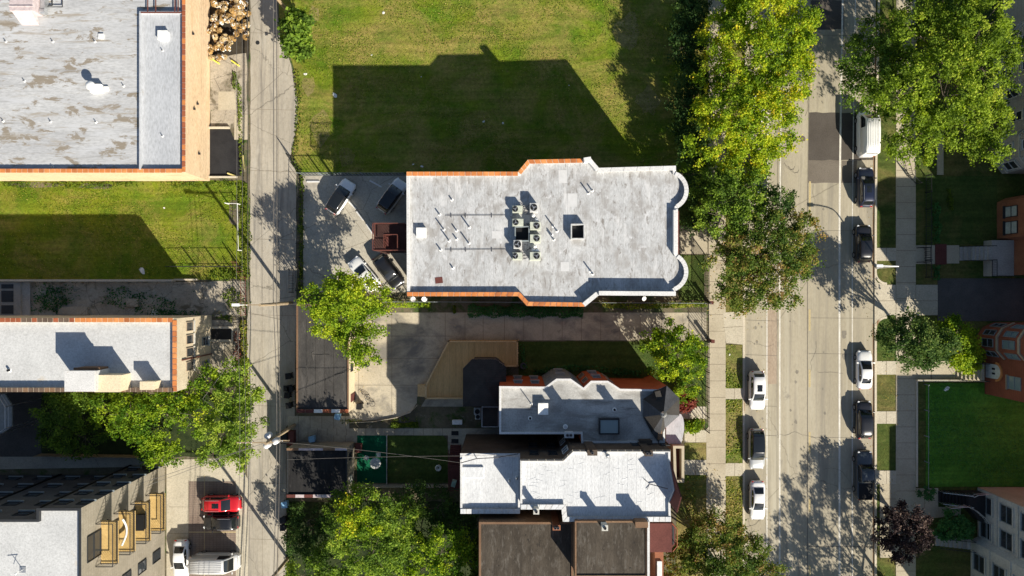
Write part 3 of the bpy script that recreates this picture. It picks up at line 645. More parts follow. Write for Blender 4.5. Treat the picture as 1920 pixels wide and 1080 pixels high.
# facade fixtures on the east wall
o_, d_, n_, L_ = wallaxes(P2(347, 323, WH), P2(347, 0, WH))
for u, z in ((2.6, 3.0), (7.5, 4.2), (8.3, 3.4), (16, 4.5)):
    mb = MB(); obox(mb, o_, d_, n_, u, u + .25, .003, .2, z, z + .2); mb.build('wall_lamp', M['dark'], wr)

# ---- lit middle-left block with cream roof
MH = 8.7
mr, mpl, minn, mz, _ = shell('cream_roofed_block', 'long building with pale cream flat roof and orange tile coping, facing the alley', [(-420, 597), (331, 597), (331, 734), (-420, 734)], MH, .45, .38, M['tanbrick'], M['roof_cream'])
coping(mr, [(331, 734), (331, 600)], MH, .36, TER, .60)
coping(mr, [(325, 597), (141, 597)], MH, .36, TER, .58)
coping(mr, [(140, 597), (-300, 597)], MH, .36, [M['dark_tile'], M['terra_c']], .58)
coping(mr, [(-300, 734), (326, 734)], MH, .36, [M['dark_tile'], M['dark_tile'], M['brownbrick']], .58)
o_, d_, n_, L_ = wallaxes(P2(331, 734, MH), P2(331, 597, MH))
for u in (2.4, 3.95, 5.4, 6.85): window(mr, o_, d_, n_, u - .5, 1.05, 4.95, 6.6, M['tanstone'], M['glass'], M['limestone'], bars=0)
for u in (1.6, 4.4): window(mr, o_, d_, n_, u, 1.0, 1.2, 2.6, M['gframe'], M['glass'], M['limestone'])
mb = MB(); obox(mb, o_, d_, n_, 3.2, 3.32, .01, .14, .2, 7.6); mb.build('downspout', M['porchrail'], mr)
mb = MB(); obox(mb, o_, d_, n_, 6.0, 7.0, .004, .04, .1, 3.4); mb.build('painted_patch', M['stucco2'], mr)
def chim(parent, px0, py0, px1, py1, z0, z1, mat, name='chimney', pots=0, top=None):
    a = P2(px0, py0, z1); b = P2(px1, py1, z1); cx, cy = (a[0] + b[0]) / 2, (a[1] + b[1]) / 2; wx, wy = abs(b[0] - a[0]), abs(a[1] - b[1])
    mb = MB(); mb.box((cx, cy, (z0 + z1) / 2), (wx, wy, z1 - z0)); mb.box((cx, cy, z1 + .05), (wx + .1, wy + .1, .12), 0, 1)
    o = mb.build(name, [mat, top or mat], parent)
    if pots:
        q = MB()
        for i in range(pots):
            t = (i + .5) / pots - .5; xx = cx + (wx * t * .8 if wx >= wy else 0); yy = cy + (0 if wx >= wy else wy * t * .8)
            q.lathe((xx, yy, z1 + .11), [(.16, 0), (.14, .18), (.11, .2), (.09, .06)], 12)
        q.build('flue', M['greyp'], o)
    return o
chim(mr, 123, 696, 178, 733, mz, MH + 2.2, M['roof_cream'], 'stair_penthouse', top=M['whitepar'])
chim(mr, 179, 704, 226, 734, mz, MH + 1.5, M['stucco2'], 'stair_penthouse')
chim(mr, 140, 690, 186, 703, mz, MH + 1.2, M['brownbrick'], 'chimney')
chim(mr, 264, 716, 290, 730, mz, MH + .9, M['stucco2'], 'chimney')
p = P(18, 694, mz); pipe_stack(mr, p.x, p.y, mz, .3, .14, M['black'])

# porch bay at the far left edge
pt = world_thing('metal_stair_landing', 'grey steel stair landing between the two western buildings', 'stairs', *P2(0, 770), 0)
mb = MB(); mb.prism(poly([(-60, 738), (8, 738), (22, 760), (22, 800), (5, 812), (-60, 812)], 5), 4.8, 5.0); mb.build('landing', M['gframe'], pt)
mb = MB()
q = poly([(-60, 738), (8, 738), (22, 760), (22, 800), (5, 812), (-60, 812)], 5)
for a, b in zip(q[:-1], q[1:]):
    mb.tube((*a, 6.0), (*b, 6.0), .05); mb.tube((*a, 5.5), (*b, 5.5), .03); mb.tube((*b, 0.1), (*b, 6.0), .05)
mb.build('handrail', M['metal'], pt)

# ---- ruined foundation walls
fw = world_thing('foundation_wall', 'low broken concrete foundation wall around the weedy cellar lot', 'wall', *P2(200, 528), 0)
mb = MB(); mb.prism(poly(rect(-300, 524, 330, 528)), .0, .9); mb.prism(poly(rect(330, 523, 372, 526)), .0, .5); mb.build('wall', M['curb'], fw)
mb = MB(); mb.prism(poly(rect(-300, 529, 45, 591)), 0, .6); mb.prism(poly(rect(45, 529, 60, 591)), 0, .35); mb.build('slab', M['greystone'], fw)
for y0, y1 in ((533, 541), (545, 566), (572, 588)):
    mb = MB(); mb.prism(poly(rect(10, y0, 32, y1)), .6, .66); mb.build('cellar_hatch', M['dframe'], fw)
mb = MB(); mb.prism(poly(rect(115, 575, 168, 590)), .08, .5); mb.prism(poly(rect(240, 560, 262, 575)), .08, .4); mb.build('rubble_block', M['yardc'], fw)

# ---- five-storey apartments, lower left
AH = 15.9
ar, apl, ainn, az, _ = shell('apartment_block', 'tall beige and charcoal brick apartment block with pale roof and wooden balconies', [(-500, 974), (68, 974), (68, 953), (152, 953), (152, 1400), (-500, 1400)], AH, .35, .25, M['darkclad'], M['roof_cream'], ring=M['dframe'])
# beige brick skin on the alley side
e0 = Vector(P2(152, 953, AH)); e1 = Vector(P2(152, 1400, AH))
mb = MB(); mb.prism([(e0.x + .004, e1.y), (e0.x + .06, e1.y), (e0.x + .06, e0.y + .05), (e0.x + .004, e0.y + .05)], 0, AH - .02); mb.build('brick_facade', M['brick5'], ar)
o_, d_, n_ = Vector((e0.x + .06, e0.y)), Vector((0, -1)), Vector((1, 0))
FL = [.4, 3.5, 6.6, 9.7, 12.8]
for lv in FL:
    for u, w2, hh in ((9.5, 1.3, 1.7), (13.5, 1.6, 1.7), (17.5, 1.6, 1.7)):
        window(ar, o_, d_, n_, u, w2, lv + .8, lv + .8 + hh, M['dframe'], M['glass'])
    window(ar, o_, d_, n_, 3.1, 2.6, lv + .05, lv + 2.3, M['dframe'], M['glass'], name='balcony_door')
for i, lv in enumerate(FL[1:]):
    bal = None
    z = lv; mb = MB(); obox(mb, o_, d_, n_, 2.3, 6.6, .01, 1.75, z - .12, z); b_ = mb.build('balcony', M['balwood'], ar)
    rl = MB()
    def at(u, v, zz): q = o_ + d_ * u + n_ * v; return (q.x, q.y, zz)
    for zz in (z + .95, z + .15):
        rl.tube(at(2.3, .05, zz), at(2.3, 1.75, zz), .045); rl.tube(at(2.3, 1.75, zz), at(6.6, 1.75, zz), .045); rl.tube(at(6.6, 1.75, zz), at(6.6, .05, zz), .045)
    for k in range(0, 24): rl.tube(at(2.3 + k * 4.3 / 23, 1.75, z), at(2.3 + k * 4.3 / 23, 1.75, z + .95), .016, n=4)
    for k in range(0, 8): rl.tube(at(2.3, k * 1.7 / 7 + .03, z), at(2.3, k * 1.7 / 7 + .03, z + .95), .016, n=4); rl.tube(at(6.6, k * 1.7 / 7 + .03, z), at(6.6, k * 1.7 / 7 + .03, z + .95), .016, n=4)
    rl.build('balcony_railing', M['dark'], b_)
    # brackets
    for uu in (2.5, 6.4): bk = MB(); bk.tube(at(uu, .05, z - 1.0), at(uu, 1.6, z - .12), .04); bk.build('bracket', M['dark'], b_)
for lv, mt_, nm_, lab_ in ((FL[3], M['ivory'], 'hammock', 'pale hammock hanging on a wooden balcony of the apartment block'), (FL[2], M['black'], 'balcony_table', 'dark table on a wooden balcony below the hammock')):
    q = MB(); c = at(4.4, .9, lv + (.55 if nm_ == 'hammock' else .35))
    if nm_ == 'hammock':
        q.path([at(2.9 + k * .35, .9 + .25 * sin(k * .45), lv + .8 - .35 * sin(k * pi / 8)) for k in range(9)], .11, 8)
    else: q.box(c, (.9, 1.6, .6)); q.box((c[0], c[1], c[2] + .34), (1.0, 1.75, .06))
    solo(q, nm_, [mt_], lab_, nm_.replace('_', ' '))
# downspouts and sill slots on the charcoal north side
o2, d2, n2, L2 = wallaxes(P2(68, 953, AH), P2(152, 953, AH)); n2 = Vector((0, 1)); d2 = Vector((1, 0))
for lv in FL:
    for u in (.9, 3.1): window(ar, o2, d2, n2, u, 1.3, lv + 1.0, lv + 2.0, M['dframe'], M['glass'], M['gframe'], bars=0)
o3 = Vector(P2(68, 974, AH)); d3 = Vector((-1, 0))
for lv in FL:
    for k in range(6): window(ar, o3, Vector((1, 0)), n2, -3.2 - k * 3.4, 1.5, lv + 1.0, lv + 2.0, M['dframe'], M['glass'], M['gframe'], bars=0)
for (oo, u) in ((o2, .25), (o3, -8.2), (o3, -18)):
    mb = MB(); obox(mb, oo, Vector((1, 0)), n2, u, u + .16, .01, .16, 0.1, AH - .1); mb.build('downspout', M['black'], ar)
mt = thing('roof_antenna', 'small white antenna on a slanting mast on apartment roof', 'antenna', P(43, 1068, az))
mb = MB(); mb.tube((0, 0, 0), (0, 0, 1.1), .035); mb.tube((-.5, 0, 1.0), (.5, .1, 1.0), .03); mb.tube((-.3, -.3, .6), (.3, .3, .9), .02); mb.build('mast', M['white_metal'], mt)
mb = MB(); mb.box((0, 0, .02), (.6, .6, .04)); mb.build('base_plate', M['metal'], mt)

# ---- central greystone block with pale roof
CH = 10.5
def arc(cx, cy, r, a0, a1, n=12): return [(cx + r * cos(a0 + (a1 - a0) * i / n), cy - r * sin(a0 + (a1 - a0) * i / n)) for i in range(n + 1)]
b1 = arc(1252.5, 357, 37.5, radians(66), radians(-61)); b2 = arc(1252, 510, 37.5, radians(58), radians(-68))
cent = [(762, 323), (971.5, 323), (990, 300.5), (1093, 298.5), (1105, 296), (1122, 316), (1267, 312)] + b1 + [(1270.5, 392), (1270.5, 477)] + b2 + [(1264.5, 554), (1121.5, 553), (1096, 574), (988, 572.5), (971.5, 554.5), (763, 554.5)]
cr, cpl, cinn, cz, crf = shell('flat_roofed_apartment_house', 'central block with streaked pale flat roof, two rounded front bays and rooftop condensers', cent, CH, .38, .32, M['brownbrick'], M['roof_pale'], ring=M['whitepar'])
coping(cr, [(971.5, 323), (762, 323)], CH, .33, TER, .62)
coping(cr, [(1092, 298.5), (990, 300.5), (971.5, 323)], CH, .33, TER, .62)
coping(cr, [(763, 554.5), (971.5, 554.5), (988, 572.5), (1096, 574)], CH, .33, TER, .62)
WT = [M['whitepar']]
coping(cr, [(1270, 392), (1270, 477)] , CH, .34, WT, 1.2, .03, left=False)
coping(cr, [(1267, 312), (1122, 316), (1105, 296), (1093, 298.5)], CH, .36, WT, 1.4, .03, th=.14)
coping(cr, [(1267, 323)] + b1[1:], CH, .34, WT, 1.2, .02, left=False)
coping(cr, b2, CH, .34, WT, 1.2, .02, left=False)
# raised front parapet along the south side of the east wing
pr = [P2(a, b, CH) for a, b in ((1096, 574), (1121.5, 553), (1264.5, 554))]
mb = MB()
qq = [P2(a, b, CH) for a, b in ((1122, 316), (1106, 297), (1093, 299))]; mb.seg(qq[0], qq[1], -.02, .42, CH - .3, CH + .35); mb.seg(qq[1], qq[2], -.02, .42, CH - .3, CH + .85); mb.build('raised_parapet', M['whitepar'], cr); mb = MB()
mb.seg(pr[0], pr[1], -.04, .42, CH - .3, CH + .45); mb.seg(pr[1], pr[2], -.04, .42, CH - .3, CH + .62); mb.build('raised_parapet', M['whitepar'], cr)
mb = MB(); pr = [P2(a, b, CH) for a, b in ((1262.5, 475), (1262.5, 394))]; mb.seg(pr[0], pr[1], -.30, .02, CH - .37, CH + .22); mb.build('raised_parapet', M['whitepar'], cr)
# cornice below the west coping + walls' windows (west and south faces)
o_, d_, n_, L_ = wallaxes(cpl[0], cpl[-1]) if False else (Vector(P2(762, 323, CH)), Vector((0, -1)), Vector((-1, 0)), 12)
for lv in (.9, 4.2, 7.4):
    for u in (1.0, 3.2, 9.8, 12.0):
        if u + 1 < 13: window(cr, o_, d_, n_, u, 1.0, lv, lv + 1.6, M['frame'], M['glass'], M['limestone'])
o_, d_, n_ = Vector(P2(763, 554.5, CH)), Vector((1, 0)), Vector((0, -1))
for lv in (.9, 4.2, 7.4):
    for u in (1.2, 4.0, 7.0, 9.6): window(cr, o_, d_, n_, u, 1.0, lv, lv + 1.6, M['dframe'], M['glass'])
o_, d_, n_ = Vector(P2(762, 323, CH)), Vector((1, 0)), Vector((0, 1))
for lv in (.9, 4.2, 7.4):
    for u in (1.2, 4.0, 7.0, 9.6): window(cr, o_, d_, n_, u, 1.0, lv, lv + 1.6, M['dframe'], M['glass'])
o_, d_, n_ = Vector(P2(1270.5, 392, CH)), Vector((0, -1)), Vector((1, 0))
for lv in (.9, 4.2, 7.4): window(cr, o_, d_, n_, .5, 1.2, lv, lv + 1.8, M['dframe'], M['glass'], M['limestone']); window(cr, o_, d_, n_, 3.1, 1.2, lv, lv + 1.8, M['dframe'], M['glass'], M['limestone'])
mb = MB(); obox(mb, o_, d_, n_, .1, 4.7, .01, .35, CH - 1.0, CH - .8); mb.build('cornice', M['porchrail'], cr)
# roof shafts
def shaft(px, py, wx, wy, hh):
    c = P2(px, py, cz + hh); mb = MB(); t = .12
    for dx, dy, ax, ay in ((0, wy / 2, wx + t, t), (0, -wy / 2, wx + t, t), (wx / 2, 0, t, wy - t), (-wx / 2, 0, t, wy - t)): mb.box((c[0] + dx, c[1] + dy, cz + hh / 2 + .003), (ax, ay, hh))
    mb.box((c[0], c[1], cz + .02), (wx - t, wy - t, .03), 0, 1)
    return mb.build('light_shaft', [M['ac2'] if px > 1000 else M['gframe'], M['black']], cr)
shaft(1083.5, 434, 1.35, 1.5, .75); shaft(979, 438, 1.45, 1.5, .7)
roof_box(cr, 791, 437, 1.0, 1.0, cz, .35, M['white_metal'])
mb = MB(); c = P(823, 525.5, cz); mb.box((c.x, c.y, cz + .012), (.8, .65, .02), .1); mb.build('roof_patch', M['maroon'], cr)
for x, y, ww, hh2 in ((1073, 375, 1.0, 1.4), (1055, 331, .9, 1.4), (1059, 500, .9, 1.0), (931, 440, 1, .8)):
    mb = MB(); c = P(x, y, cz); mb.box((c.x, c.y, cz + .008), (ww, hh2, .01)); mb.build('roof_patch', plain('clean_membrane', (.54, .54, .54), .8, var=.06), cr)
for x, y, hh in ((824, 402, .45), (832, 430, .85), (880, 426, .85), (856, 432, .5), (842, 451, .85), (856, 448, .4), (879, 456, .85), (826, 468, .45), (847, 374, .3), (849, 502, .3),
                 (1103, 362, .8), (1110, 357, .5), (1037, 424, .8), (1044, 433, .5), (1038, 449, .7), (1034, 440, .5), (1107, 508, .7), (1111, 513, .5)):
    p = P(x, y, cz); pipe_stack(cr, p.x, p.y, cz, hh, .075)
mb = MB()
for y, x0, x1 in ((405, 835, 948), (469, 835, 948)):
    for k in (0, .13): mb.tube(P(x0, y, cz) + Vector((0, k, .05)), P(x1, y - 1, cz) + Vector((0, k * .5, .05)), .014)
    for x in (846, 873, 922): mb.box(P(x, y, cz) + Vector((0, .05, .04)), (.07, .45, .06))
mb.build('conduit', M['greyp'], cr)

# condensers
def condenser(px, py, wx, wy, hh, mat, label, fx=0.0, fr=.3):
    c = P(px, py, cz + hh)
    r = thing('air_conditioner', label, 'hvac unit', (c.x, c.y, cz), 0, 'condensers clustered on the central roof')
    mb = MB(); mb.box((0, 0, hh / 2 + .05), (wx, wy, hh - .1)); mb.box((0, 0, .03), (wx + .1, wy + .1, .05)); mb.build('housing', mat, r, bevel=.03)
    mb = MB(); mb.tube((fx, 0, hh), (fx, 0, hh + .03), fr, n=20); f = mb.build('fan_opening', M['black'], r)
    mb = MB()
    for k in range(3):
        a = k * 2 * pi / 3 + px; mb.add([(fx + .06 * cos(a + 1.2), .06 * sin(a + 1.2), hh + .04), (fx + fr * .85 * cos(a), fr * .85 * sin(a), hh + .036), (fx + fr * .85 * cos(a + .6), fr * .85 * sin(a + .6), hh + .042)], [(0, 1, 2)])
    mb.tube((fx, 0, hh + .03), (fx, 0, hh + .06), fr * .28, n=12); mb.build('fan_blade', M['metal'], f)
    mb = MB()
    for rr in (fr * .5, fr * .8, fr):
        pts = [(fx + rr * cos(t * pi / 8), rr * sin(t * pi / 8), hh + .08) for t in range(17)]; mb.path(pts, .008, 4)
    mb.build('fan_grille', M['dark'], f)
C_ = 'tan rooftop condenser with one fan, '
condenser(970, 392, 1.05, .75, .75, M['ac'], C_ + 'northwest corner of the cluster on the pale roof', -.22)
condenser(971, 417, 1.15, .78, .8, M['ac'], C_ + 'directly north of the western roof shaft', -.22)
condenser(970, 480, 1.0, .75, .75, M['ac'], C_ + 'southwest corner of the cluster on the pale roof', -.22)
condenser(1003.5, 423.5, 1.1, .85, .85, M['ac'], C_ + 'just northeast of the western roof shaft', .15, .32)
condenser(1003.5, 447, 1.1, .85, .85, M['ac'], C_ + 'just southeast of the western roof shaft', .15, .32)
condenser(1003.5, 480, 1.1, .85, .85, M['ac'], C_ + 'southeast corner of the cluster on the pale roof', .15, .32)
condenser(1001, 389, .85, .95, 1.0, M['ac2'], 'square silver rooftop condenser at the northeast corner of the cluster', 0, .36)
condenser(970.5, 458, .85, .9, 1.0, M['ac2'], 'square rooftop condenser with large fan just southwest of the western shaft', 0, .36)
for x, y in ((1000, 404), (1006, 412), (1003, 462), (1000, 469), (1007, 470)):
    p = P(x, y, cz + .5); pipe_stack(cr, p.x, p.y, cz, .5, .1, M['white_metal'], True)
mb = MB()
for k in range(14):
    x = 983 + rnd.uniform(-4, 6); y = rnd.choice((400, 472, 462, 410)) + rnd.uniform(-12, 12)
    a = P(x, y, cz) + Vector((0, 0, .15)); mb.path([a, a + Vector((rnd.uniform(-.6, .6), rnd.uniform(-.2, .2), .1)), a + Vector((rnd.uniform(-.8, .8), rnd.uniform(-.6, .6), .05))], .03)
mb.build('refrigerant_line', M['greyp'], cr)
# satellite dishes and lamp on south wall
def dish(name, label, p, r=.4, az_=0):
    t = thing(name, label, 'satellite dish', p, az_)
    mb = MB(); n = 16; vs = [(0, 0, .5)]; 
    for k in (1, 2):
        for i in range(n): a = 2 * pi * i / n; vs.append((r * k / 2 * cos(a), r * k / 2 * sin(a) * .9, .5 + .03 * k * k + r * k * .3 * sin(a)))
    fs = [(0, 1 + i, 1 + (i + 1) % n) for i in range(n)] + [(1 + i, 1 + n + i, 1 + n + (i + 1) % n, 1 + (i + 1) % n) for i in range(n)]
    mb.add(vs, fs, 0, True); mb.build('dish', M['white_metal'], t)
    mb = MB(); mb.tube((0, 0, 0), (0, 0, .5), .03); mb.tube((0, 0, .5), (r, .1, .8), .02); mb.box((r, .1, .82), (.12, .08, .08)); mb.build('mount', M['metal'], t)
    return t
dish('satellite_dish', 'white satellite dish beside the southwest end of the central block', P(797, 561, 3), .32)
dish('satellite_dish', 'grey satellite dish left of the white one below the terracotta coping', P(776, 561, 3), .3, 2)
dish('satellite_dish', 'small white aerial dish on the south wall below the white parapet', P(1206, 560, 3), .28, 1)

# back porch stairs
pz = 8.4
br = world_thing('back_porch', 'dark maroon wooden back porch with stairwell on west side of central block', 'porch', *P2(735, 446, pz), 0)
px0, py0, px1, py1 = 702, 420, 762, 470
mb = MB(); o = P2(px0, py1, pz); i_ = P2(px1, py0, pz)
sx0, sy0 = P2(723, 466, pz); sx1, sy1 = P2(748, 441, pz)
mb.prism([(o[0], sy1), (i_[0] - .01, sy1), (i_[0] - .01, i_[1]), (o[0], i_[1])], pz - .15, pz)
mb.prism([(o[0], o[1]), (sx0, o[1]), (sx0, sy1), (o[0], sy1)], pz - .15, pz - .002)
mb.prism([(sx1, o[1]), (i_[0] - .01, o[1]), (i_[0] - .01, sy1), (sx1, sy1)], pz - .15, pz - .002)
mb.prism([(sx0, o[1]), (sx1, o[1]), (sx1, sy0), (sx0, sy0)], pz - .15, pz - .002)
mb.build('deck', M['porchwood'], br)
for lv in (2.8, 5.6):
    mb = MB(); mb.prism([(o[0] + .05, o[1] + .05), (i_[0] - .01, o[1] + .05), (i_[0] - .01, i_[1] - .05), (o[0] + .05, i_[1] - .05)], lv - .15, lv); mb.build('landing', M['porchwood'], br)
mb = MB()
for k in range(11): mb.box((sx0 + .15 + k * .13 * 1.0, (sy0 + sy1) / 2, pz - .2 - k * .2), (.25, sy1 - sy0 - .1, .05))
mb.build('stair', M['maroon'], br)
mb = MB()
for a, b in (((o[0], o[1]), (i_[0] - .02, o[1])), ((o[0], o[1]), (o[0], i_[1])), ((o[0], i_[1]), (i_[0] - .02, i_[1])), ((sx0, sy0), (sx0, sy1)), ((sx0, sy1), (sx1, sy1)), ((sx1, sy0), (sx1, sy1))):
    L = (Vector(b) - Vector(a)).length
    for zz in (pz + .95, pz + .1): mb.seg(a, b, -.035, .035, zz, zz + .06)
    for k in range(int(L / .25)): q = Vector(a).lerp(Vector(b), (k + .5) / int(L / .25)); mb.box((q.x, q.y, pz + .5), (.04, .04, .95))
mb.build('handrail', M['porchrail'], br)
mb = MB()
for q in ((o[0] + .1, o[1] + .1), (o[0] + .1, i_[1] - .1), (i_[0] - .2, o[1] + .1), (i_[0] - .2, i_[1] - .1)): mb.box((q[0], q[1], pz / 2), (.2, .2, pz - .3))
mb.build('post', M['porchwood'], br)
# front stoop details
fs = thing('front_stoop', 'brown stone front stoop between the rounded bays', 'steps', P(1264, 449))
mb = MB(); 
for k in range(4): mb.box((-1.0 + k * .32 / 1 - .0, 0, .08 + (3 - k) * .16 / 2 + .0), (.34, 3.0, (4 - k) * .16))
mb.build('steps', M['walk'], fs)

# ---- house B: silver roof, red brick, turret
BH = 9.0
hb = [(936, 724), (1023, 725), (1043, 710), (1070, 710), (1094, 727), (1108, 714), (1140, 714), (1163, 729), (1234, 730), (1250, 723), (1273, 747), (1273, 777), (1247, 801), (1247, 831), (1090, 831), (1089, 814), (936, 814)]
hr, hpl, hinn, hz, _ = shell('red_brick_house', 'red brick house with patchy silver flat roof, skylight and slate turret', hb, BH, .18, .22, M['redbrick'], M['roof_b'], ring=M['whitepar'])
# windows on the north side
for (ax, ay), (bx, by), us, fm in (((936, 724), (1023, 725), (1.6, 3.5), M['gframe']), ((1043, 710), (1070, 710), (.25,), M['gframe']), ((1108, 714), (1140, 714), (.5,), M['gframe'])):
    a = Vector(P2(ax, ay, BH)); b = Vector(P2(bx, by, BH)); d_ = (b - a).normalized(); n_ = Vector((-d_.y, d_.x))
    for lv in (1.4, 5.2):
        for u in us: window(hr, a, d_, n_, u, .9, lv, lv + 1.6, fm, M['glass'], M['greystone'])
for (ax, ay), (bx, by), fm in (((1023, 725), (1043, 710), M['gframe']), ((1094, 727), (1108, 714), M['tanstone']), ((1070, 710), (1094, 727), M['gframe']), ((1140, 714), (1163, 729), M['tanstone'])):
    a = Vector(P2(ax, ay, BH)); b = Vector(P2(bx, by, BH)); d_ = (b - a).normalized(); n_ = Vector((-d_.y, d_.x))
    for lv in (1.4, 5.2): window(hr, a, d_, n_, .25, .75, lv, lv + 1.9, fm, M['glass'])
# grey-green cladding band on the first bay
for (ax, ay), (bx, by) in (((1023, 725), (1043, 710)), ((1043, 710), (1070, 710)), ((1070, 710), (1094, 727))):
    a = Vector(P2(ax, ay, BH)); b = Vector(P2(bx, by, BH)); d_ = (b - a).normalized(); n_ = Vector((-d_.y, d_.x)); L = (b - a).length
    mb = MB(); obox(mb, a, d_, n_, 0, L, .003, .05, .1, 8.9); mb.build('bay_cladding', M['gframe'], hr)
# skylight
c = P(1142.5, 800, BH + .3); sk = MB(); wx, wy = 2.05, 1.55; t = .14
for dx, dy, ax, ay in ((0, wy / 2, wx + t, t), (0, -wy / 2, wx + t, t), (wx / 2, 0, t, wy - t), (-wx / 2, 0, t, wy - t)): sk.box((c.x + dx, c.y + dy, hz + .25), (ax, ay, .5))
s_ = sk.build('skylight', M['dark'], hr); mb = MB(); mb.box((c.x, c.y, hz + .40), (wx - t, wy - t, .06)); mb.build('pane', M['glass_b'], s_)
roof_box(hr, 1018, 765, 1.0, 1.15, hz, .55, M['white_metal'])
for x, y, rr, hh in ((994, 784, .13, .25), (1152, 768, .13, .25), (996, 757, .05, 1.2), (1060, 800, .16, .4)):
    p = P(x, y, hz); pipe_stack(hr, p.x, p.y, hz, hh, rr, M['black'] if rr < .15 else M['metal'])
chim(hr, 1059, 811, 1075, 820, 0, BH + .6, M['whitepar'], 'chimney', 2)
chim(hr, 1200, 826, 1222, 832, hz, BH + .7, M['brown_shingle'], 'chimney')
# turret roof: an octagonal slate hip
tc = Vector(P2(1243, 776, BH + 1.6)); tp = poly([(1234, 731), (1250, 723), (1274, 747), (1274, 779), (1247, 803), (1235, 830), (1222, 812), (1206, 782), (1206, 748)], BH + .05)
mb = MB(); n = len(tp)
vs = [(*p, BH + .03) for p in tp] + [(tc.x, tc.y, BH + 1.9)]
for i in range(n): mb.add([vs[i], vs[(i + 1) % n], vs[n]], [(1, 0, 2)], i % 2)
mb.add(vs[:n], [tuple(range(n))], 0)
tr_ = mb.build('turret_roof', [M['shingle'], M['shingle2']], hr)
mb = MB(); mb.lathe((tc.x, tc.y, BH + 1.85), [(.30, 0), (.34, .08), (.14, .2), (.1, .35), (.16, .45), (.02, .6)], 16); mb.build('finial', M['metal'], tr_)
mb = MB(); mb.seg(P2(1242, 781, BH + 1.4), P2(1237, 824, BH + .4), -.2, .2, BH - .1, BH + .55); mb.build('turret_chimney', M['brownbrick'], tr_)
mb = MB(); mb.seg(P2(1232, 733, BH + .6), P2(1236, 748, BH + .6), -.3, .3, BH - .1, BH + .75); mb.build('gable', M['shingle'], tr_)
# curved front porch roof
pp = [(1249, 800), (1262, 784), (1275, 776)] + [(1275 + 8 * sin(t), 800 - 24 * cos(t)) for t in (.3, .8, 1.3, 1.8, 2.3)] + [(1277, 832), (1249, 832)]
mb = MB(); mb.prism(poly(pp, 4.2), 3.9, 4.2); mb.build('porch_roof', M['roof_strip'], hr)
mb = MB()
for x, y in ((1279, 785), (1279, 826)): q = P2(x, y, 4.2); mb.tube((q[0], q[1], .1), (q[0], q[1], 3.9), .12)
mb.build('porch_column', M['whitepar'], hr)

# rear wing with dark roof
RH = 5.5
rw = world_thing('rear_wing', 'charcoal shingled rear addition beside the timber deck', 'building', *P2(905, 720, RH))
oc = poly([(868, 691), (885, 673), (930, 673), (949, 688), (949, 716), (935, 722), (935, 762), (868, 762)], RH)
mb = MB(); mb.prism(offset(oc, .25), 0, RH - .05); mb.build('wall', M['darkclad'], rw)
mb = MB(); mb.prism(oc, RH - .04, RH + .06, 0, 1); rc = P2(907, 716, RH); n = len(oc)
oo = offset(oc, .06)
for i in range(n): mb.add([(*oo[i], RH + .065), (*oo[(i + 1) % n], RH + .065), (rc[0], rc[1], RH + .55)], [(0, 1, 2)], 0)
mb.build('roof', [M['shingle'], M['whitepar']], rw)
lo = poly([(903, 762.5), (935, 762.5), (935, 801), (903, 801)], RH - 1)
mb = MB(); mb.prism(offset(lo, .15), 0, RH - 1.1); mb.build('wall', M['brownbrick'], rw); mb = MB(); mb.prism(lo, RH - 1.1, RH - 1); mb.prism(offset(lo, .08), RH - 1, RH - .98, 1); mb.build('roof', [M['whitepar'], M['shingle']], rw)

# timber deck
DZ = .9
dk = world_thing('timber_deck', 'new yellow cedar deck with slanting west side behind the dark roofed addition', 'deck', *P2(880, 690, 0))
dp = poly([(842, 638), (971, 638), (971, 686), (949, 686), (949, 705), (868, 705), (868, 746), (799, 746), (799, 721)], DZ)
mb = MB(); mb.prism(dp, DZ - .2, DZ); mb.build('deck_boards', M['wood'], dk)
mb = MB()
q = poly([(868, 746), (799, 746), (799, 721), (842, 638), (971, 638), (971, 686), (950, 686)], DZ)
for a, b in zip(q[:-1], q[1:]): mb.seg(a, b, -.16, .0, DZ + .86, DZ + .93, ext=.02)
for a, b in zip(q[:-1], q[1:]):
    L = (Vector(b) - Vector(a)).length; k = max(1, int(L / .3))
    for i in range(k + 1): c = Vector(a).lerp(Vector(b), i / k); mb.box((c.x, c.y, DZ + .43), (.06, .06, .86))
    mb.seg(a, b, -.10, -.05, DZ + .08, DZ + .14)
mb.build('railing', M['wood_h'], dk)
mb = MB()
for a, b in zip(q[:-1], q[1:]):
    for t in (0, .5): c = Vector(a).lerp(Vector(b), t); mb.box((c.x + .05, c.y - .02, DZ / 2 - .1), (.12, .12, DZ - .2))
mb.build('post', M['wood_h'], dk)
mb = MB()
for k in range(4): a = P2(781.5 + k * 4.6, 745, DZ); b = P2(786 + k * 4.6, 722, DZ); mb.prism([(a[0], a[1]), (b[0], a[1]), (b[0], b[1]), (a[0], b[1])], .1, .25 + k * .2)
mb.build('steps', M['wood_h'], dk)

